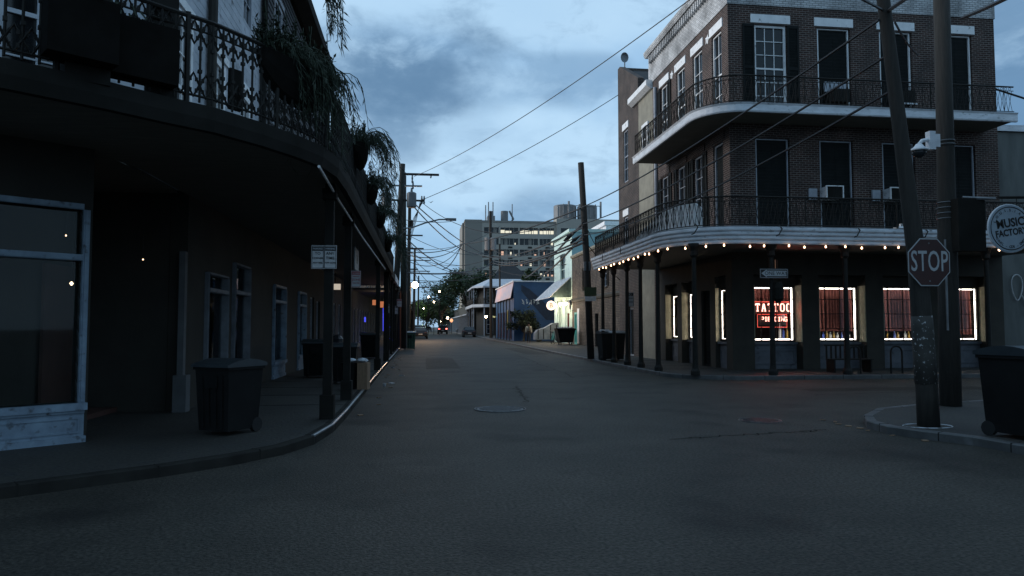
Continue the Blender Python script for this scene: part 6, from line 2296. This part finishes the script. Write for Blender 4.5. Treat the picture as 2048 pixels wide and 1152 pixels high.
# ------------------------------------------------------------------ cars
def car(label, c, L_, W_, H_, kind='sedan', rz=0, paint=None, lights=False, name='parked_car'):
    """c = ground centre; car drives along +y"""
    t = thing(name, label, 'car', c, 'cars along the street')
    T = tf((c[0], c[1]), (math.cos(rz), math.sin(rz)), (-math.sin(rz), math.cos(rz)))   # u across, d forward
    z = c[2]
    h = H_
    if kind == 'sedan':
        body = [(-.5, .22), (-.5, .55), (-.47, .62), (-.33, .66), (.22, .66), (.42, .58), (.5, .50), (.5, .22)]
        cab = [(-.40, .655), (-.27, .97), (-.05, 1.0), (.08, .97), (.26, .655)]
    else:
        body = [(-.5, .24), (-.5, .60), (-.485, .66), (.25, .66), (.46, .60), (.5, .5), (.5, .24)]
        cab = [(-.485, .655), (-.45, .97), (-.2, 1.0), (.1, .98), (.26, .655)]

    def loft(prof, wlo, whi, zlo, zhi):
        b = MB(T)
        n = len(prof)
        vs = []
        for s in (-1, 1):
            for (v, zz) in prof:
                k = (zz - zlo) / (zhi - zlo)
                ww = (wlo + (whi - wlo) * max(0, min(1, k))) / 2
                vs.append((s * ww * W_, v * L_, z + zz * h))
        fs = [tuple(range(n)), tuple(reversed(range(n, 2 * n)))]
        fs += [(i, n + i, n + (i + 1) % n, (i + 1) % n) for i in range(n)]
        b.add(vs, fs)
        return b
    bo = loft(body, 1.0, .94, .25, .66).build('body', paint or M['carpaint'], t)
    ca = loft(cab, .9, .72, .66, 1.0).build('cabin', paint or M['carpaint'], t)
    # windows slightly proud of the cabin
    b = MB(T)
    r0, r1 = cab[0], cab[1]
    f0, f1 = cab[-1], cab[-2]

    def lerp(p, q, k):
        return (p[0] + (q[0] - p[0]) * k, p[1] + (q[1] - p[1]) * k)
    for (p, q, sgn) in ((r0, r1, -1), (f0, f1, 1)):
        a_, b2 = lerp(p, q, .12), lerp(p, q, .88)
        wa, wb = .9 - .18 * .12 - .12, .72 - .1
        o_ = .006 * sgn
        b.add([(-wa / 2 * W_, a_[0] * L_ + o_ * L_, z + a_[1] * h + .01), (wa / 2 * W_, a_[0] * L_ + o_ * L_, z + a_[1] * h + .01),
               (wb / 2 * W_, b2[0] * L_ + o_ * L_, z + b2[1] * h + .01), (-wb / 2 * W_, b2[0] * L_ + o_ * L_, z + b2[1] * h + .01)], [(0, 1, 2, 3)])
    for s in (-1, 1):
        def sd(v, zz):
            k = (zz - .66) / .34
            return (s * ((.9 + (.72 - .9) * k) / 2 * W_ + .008), v * L_, z + zz * h)
        b.add([sd(r0[0] + .06, .69), sd(f0[0] - .06, .69), sd(f1[0] - .02, .94), sd(r1[0] + .03, .94)], [(0, 1, 2, 3)])
    b.build('window', M['carglass'], t)
    for s in (-1, 1):
        for v in (-.31, .31):
            wb_ = MB(T)
            wb_.tube([(s * W_ * .5, v * L_, z + .31), (s * W_ * .38, v * L_, z + .31)], .31, 14)
            wh_ = wb_.build('wheel', M['rubber'], t)
            MB(T).tube([(s * (W_ * .5 + .006), v * L_, z + .31), (s * W_ * .47, v * L_, z + .31)], .18, 10).build('rim', M['steel'], wh_)
        zt = .56 if kind == 'sedan' else .58
        MB(T).box(s * W_ * .36 - .14, s * W_ * .36 + .14, -L_ * .5 - .015, -L_ * .5 + .02, z + h * zt - .1, z + h * zt + (.06 if kind == 'sedan' else .12)).build(
            'tail_light', M['taillight'] if lights else M['signred'], t)
        MB(T).box(s * W_ * .36 - .14, s * W_ * .36 + .14, L_ * .5 - .02, L_ * .5 + .012, z + h * .42, z + h * .5).build('headlight', M['signwhite'], t)
    MB(T).box(-.24, .24, -L_ * .5 - .012, -L_ * .5 + .01, z + h * .36, z + h * .36 + .12).build('number_plate', M['signwhite'], t)
    MB(T).box(-W_ * .47, W_ * .47, -L_ * .5 - .05, -L_ * .5 + .05, z + h * .24, z + h * .33).build('bumper', M['black'], t)
    return t


car('dark sedan parked at the left kerb, nearest of the parked cars', (-.05, 92, 0), 4.6, 1.8, 1.45)
car('dark car behind the nearest parked sedan on the left', (-.15, 104, 0), 4.5, 1.8, 1.75, 'suv')
car('dark hatchback parked at the right kerb by the corner gallery house', (6.85, 104, 0), 4.3, 1.75, 1.5)
car('suv with glowing red tail lights driving away in mid street', (4.2, 142, 0), 4.7, 1.95, 1.8, 'suv', lights=True, name='driving_suv')
for k, (x, y, lab) in enumerate(((.2, 128, 'third parked car on the left, small'), (.3, 150, 'fourth parked car on the left, tiny and pale'), (.3, 172, 'farthest tiny parked car on the left'), (2.2, 215, 'tiny pale distant car in the road left of the suv'), (.4, 190, 'tiny distant car at the end of the left row'))):
    car(lab, (x, y, 0), 4.4, 1.8, 1.5, 'sedan' if k % 2 else 'suv', paint=M['steel'] if k in (1, 3) else None)


# ------------------------------------------------------------------ person
def skin_mesh(nodes, edges, radii, name, m, parent, org):
    me = bpy.data.meshes.new(name)
    me.from_pydata([tuple(Vector(n)) for n in nodes], edges, [])
    o = bpy.data.objects.new(name, me)
    C.objects.link(o)
    sk = o.modifiers.new('s', 'SKIN')
    for i, v in enumerate(me.skin_vertices[0].data):
        v.radius = (radii[i], radii[i])
        v.use_root = (i == 0)
    sb = o.modifiers.new('b', 'SUBSURF')
    sb.levels = 1
    dg = bpy.context.evaluated_depsgraph_get()
    m2 = bpy.data.meshes.new_from_object(o.evaluated_get(dg))
    bpy.data.objects.remove(o)
    m2.name = name
    m2.materials.clear()
    m2.materials.append(m)
    o2 = bpy.data.objects.new(name, m2)
    C.objects.link(o2)
    o2.parent = parent
    ORG[o2.name] = ORG[parent.name]
    return o2


pc = (9.15, 61.0, KH)
t = thing('person', 'person in a tan jacket and dark trousers walking on the right pavement', 'person', pc)
nd = [(0, 0, .92), (0, .0, 1.15), (0, 0, 1.40), (0, 0, 1.50), (0, -.02, 1.58), (0, -.01, 1.68),
      (.19, 0, 1.40), (.24, .03, 1.12), (.22, -.10, .88), (.22, -.12, .80),
      (-.19, 0, 1.40), (-.24, .02, 1.12), (-.22, .06, .87), (-.22, .07, .79),
      (.09, 0, .88), (.09, -.12, .50), (.08, -.08, .10), (.08, -.20, .04),
      (-.09, 0, .88), (-.08, .06, .50), (-.07, .22, .14), (-.07, .12, .06)]
ed = [(0, 1), (1, 2), (2, 3), (3, 4), (4, 5), (2, 6), (6, 7), (7, 8), (8, 9), (2, 10), (10, 11), (11, 12), (12, 13), (0, 14), (14, 15), (15, 16), (16, 17), (0, 18), (18, 19), (19, 20), (20, 21)]
rd = [.14, .13, .14, .055, .085, .085, .065, .05, .04, .035, .065, .05, .04, .035, .09, .065, .045, .04, .09, .065, .045, .04]
skin_mesh(nd, ed, rd, 'body', M['skin'], t, pc)
skin_mesh([(0, 0, .95), (0, 0, 1.2), (0, 0, 1.42), (.19, 0, 1.40), (.245, .03, 1.12), (.225, -.09, .92), (-.19, 0, 1.40), (-.245, .02, 1.12), (-.225, .05, .91)],
          [(0, 1), (1, 2), (2, 3), (3, 4), (4, 5), (2, 6), (6, 7), (7, 8)], [.165, .155, .155, .085, .068, .055, .085, .068, .055], 'jacket', M['tan'], t, pc)
skin_mesh([(0, 0, .93), (.09, 0, .86), (.09, -.12, .50), (.08, -.08, .12), (-.09, 0, .86), (-.08, .06, .50), (-.07, .22, .16)],
          [(0, 1), (1, 2), (2, 3), (0, 4), (4, 5), (5, 6)], [.15, .105, .08, .06, .105, .08, .06], 'trousers', M['trouser'], t, pc)
MB().box(pc[0] - .05, pc[0] + .05, pc[1] - .19, pc[1] - .155, KH + .95, KH + 1.45).build('shirt_front', M['black'], t)
MB().lathe((pc[0], pc[1], KH + 1.66), [(.095, 0), (.11, .05), (.09, .11), (.03, .14)], 12).build('hair', M['black'], t, smooth=True)


# ------------------------------------------------------------------ trees
def tree(label, c, h, rx, rz_, nleaf, leafm, ls=.42, trunk_r=.28, seed=1, zc=.62, name='street_tree'):
    rn = random.Random(seed)
    t = thing(name, label, 'tree', c, 'trees beyond the intersection')
    base = Vector(c)
    cz = c[2] + h * zc
    b = MB()
    b.tube([base, base + Vector((.1, 0, h * .25)), base + Vector((-.05, .1, h * .5))], [trunk_r, trunk_r * .7, trunk_r * .45], 8)
    clumps = []
    for k in range(16):
        a = rn.uniform(0, 2 * PI)
        e = rn.uniform(-.6, 1.0)
        r_ = rn.uniform(.45, .85)
        p = Vector((c[0] + rx * r_ * math.cos(a) * math.cos(e * .9), c[1] + rx * r_ * math.sin(a) * math.cos(e * .9), cz + rz_ * r_ * math.sin(e * 1.2)))
        clumps.append((p, rn.uniform(.22, .42) * rx))
        b.tube([base + Vector((0, 0, h * .3)), (base + Vector((0, 0, h * .42))).lerp(p, .5), p], [trunk_r * .4, trunk_r * .2, .03], 5)
    b.build('trunk', M['bark'], t)
    b = MB()
    vs, fs = [], []
    for k in range(nleaf):
        p, r_ = clumps[rn.randrange(len(clumps))]
        v = Vector((rn.gauss(0, 1), rn.gauss(0, 1), rn.gauss(0, .75)))
        v = v.normalized() * r_ * (rn.random() ** .45) * 1.15
        q = p + v
        s = ls * rn.uniform(.5, 1.2)
        u = Vector((rn.uniform(-1, 1), rn.uniform(-1, 1), rn.uniform(-.6, .6))).normalized()
        w_ = u.cross(Vector((rn.uniform(-1, 1), rn.uniform(-1, 1), 1))).normalized()
        i = len(vs)
        vs += [tuple(q - u * s * .5), tuple(q + w_ * s * .28), tuple(q + u * s * .5), tuple(q - w_ * s * .28)]
        fs.append((i, i + 1, i + 2, i + 3))
    b.add(vs, fs)
    b.build('crown', leafm, t)
    return t


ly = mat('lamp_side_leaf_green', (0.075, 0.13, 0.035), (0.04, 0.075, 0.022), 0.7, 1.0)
tree('dark dense tree in front of the distant block', (8.6, 128, 0), 12.6, 5.2, 4.0, 6500, M['leaf'], .55, seed=2)
tree('loose sunlit green tree left of the dense dark one', (4.2, 150, 0), 11.5, 4.6, 3.6, 4500, M['leaf'], .55, seed=5)
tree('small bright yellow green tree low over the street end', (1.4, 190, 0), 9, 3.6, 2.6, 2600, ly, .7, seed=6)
tree('tree closing the view at the end of the street', (6.5, 215, 0), 10.5, 7.5, 4.2, 4200, M['leaf'], .9, seed=9, zc=.55)
tree('dark tree over the left far roofs', (-3.5, 205, 0), 9, 5, 3.5, 2600, M['leaf'], .9, seed=12)
tree('narrow vine covered shrub between block and mint house', (15.5, 100, 0), 11, 1.6, 4, 2000, M['leaf'], .5, seed=14)
tree('round dark tree in front of the blue wall', (9.9, 69.5, 0), 3.3, 1.6, 1.15, 2600, M['leafd'], .28, trunk_r=.12, seed=15)
pl = bpy.data.lights.new('far_lamp', 'POINT')
pl.energy = 600
pl.color = (.85, 1, .5)
pl.shadow_soft_size = .3
po = bpy.data.objects.new('far_lamp', pl)
po.location = (.3, 184, 8.5)
C.objects.link(po)
b = MB()
for k in range(60):
    x = -60 + k * 3.0
    if -4 < x < 8:
        continue
    b.lathe((x, 262 + (k % 5) * 3, 0), [(2.6, 0), (3.2, 3 + (k * 37 % 5)), (1.5, 6 + (k * 13 % 4))], 7)
far = b.build('far_treeline', M['leaf'])
tag(far, 'far dark band of trees beyond the street end', 'trees', kind='stuff')
# distant lamps and lit specks along the right side
for k, (px_, py_, Yq, mm, r_, lab) in enumerate(((895, 636, 150, 'lampwarm', .22, 'warm far lamp among the right side posts, brightest'), (882, 643, 170, 'lampwarm', .14, 'small warm far lamp near the suv'),
                                   (903, 641, 140, 'orangeneon', .35, 'orange far sign beside the brightest far lamp'), (879, 583, 120, 'lampwarm', .12, 'white far lamp against the dark tree, upper'),
                                   (857, 594, 120, 'lampwarm', .13, 'white far lamp against the dark tree, left'), (868, 604, 120, 'lampwarm', .13, 'white far lamp against the dark tree, lower'),
                                   (847, 617, 130, 'lampwarm', .09, 'tiny far lamp over the parked cars'), (914, 660, 128, 'signwhite', .3, 'small pale figure board at the right kerb'))):
    c = at(px_, py_, Yq)
    o = MB().lathe(tuple(c), [(r_ * .3, -r_), (r_, 0), (r_ * .3, r_)], 8).build('far_lamp' if k < 7 else 'kerb_board', M[mm], smooth=True)
    tag(o, lab, 'lamp' if k < 7 else 'board', 'distant lamps' if k < 7 else None)
    MB().tube([(c.x, c.y, KH), (c.x, c.y, c.z - r_)], .05, 5).build('post', M['iron'], o)
# far right row beyond the corner gallery house
t = thing('far_row', 'far dark row of galleried fronts along the right side beyond the trees', 'building', (10, 150, 0))
MB().box(9.6, 20, 131, 260, .1, 6.0).build('wall', M['darkwall'], t)
b = MB()
for k in range(26):
    b.box(8.3, 8.5, 132 + k * 4, 132.2 + k * 4, .12, 3.6)
b.box(8.2, 9.6, 131, 236, 3.6, 3.8)
b.build('gallery', M['trim2'], t)
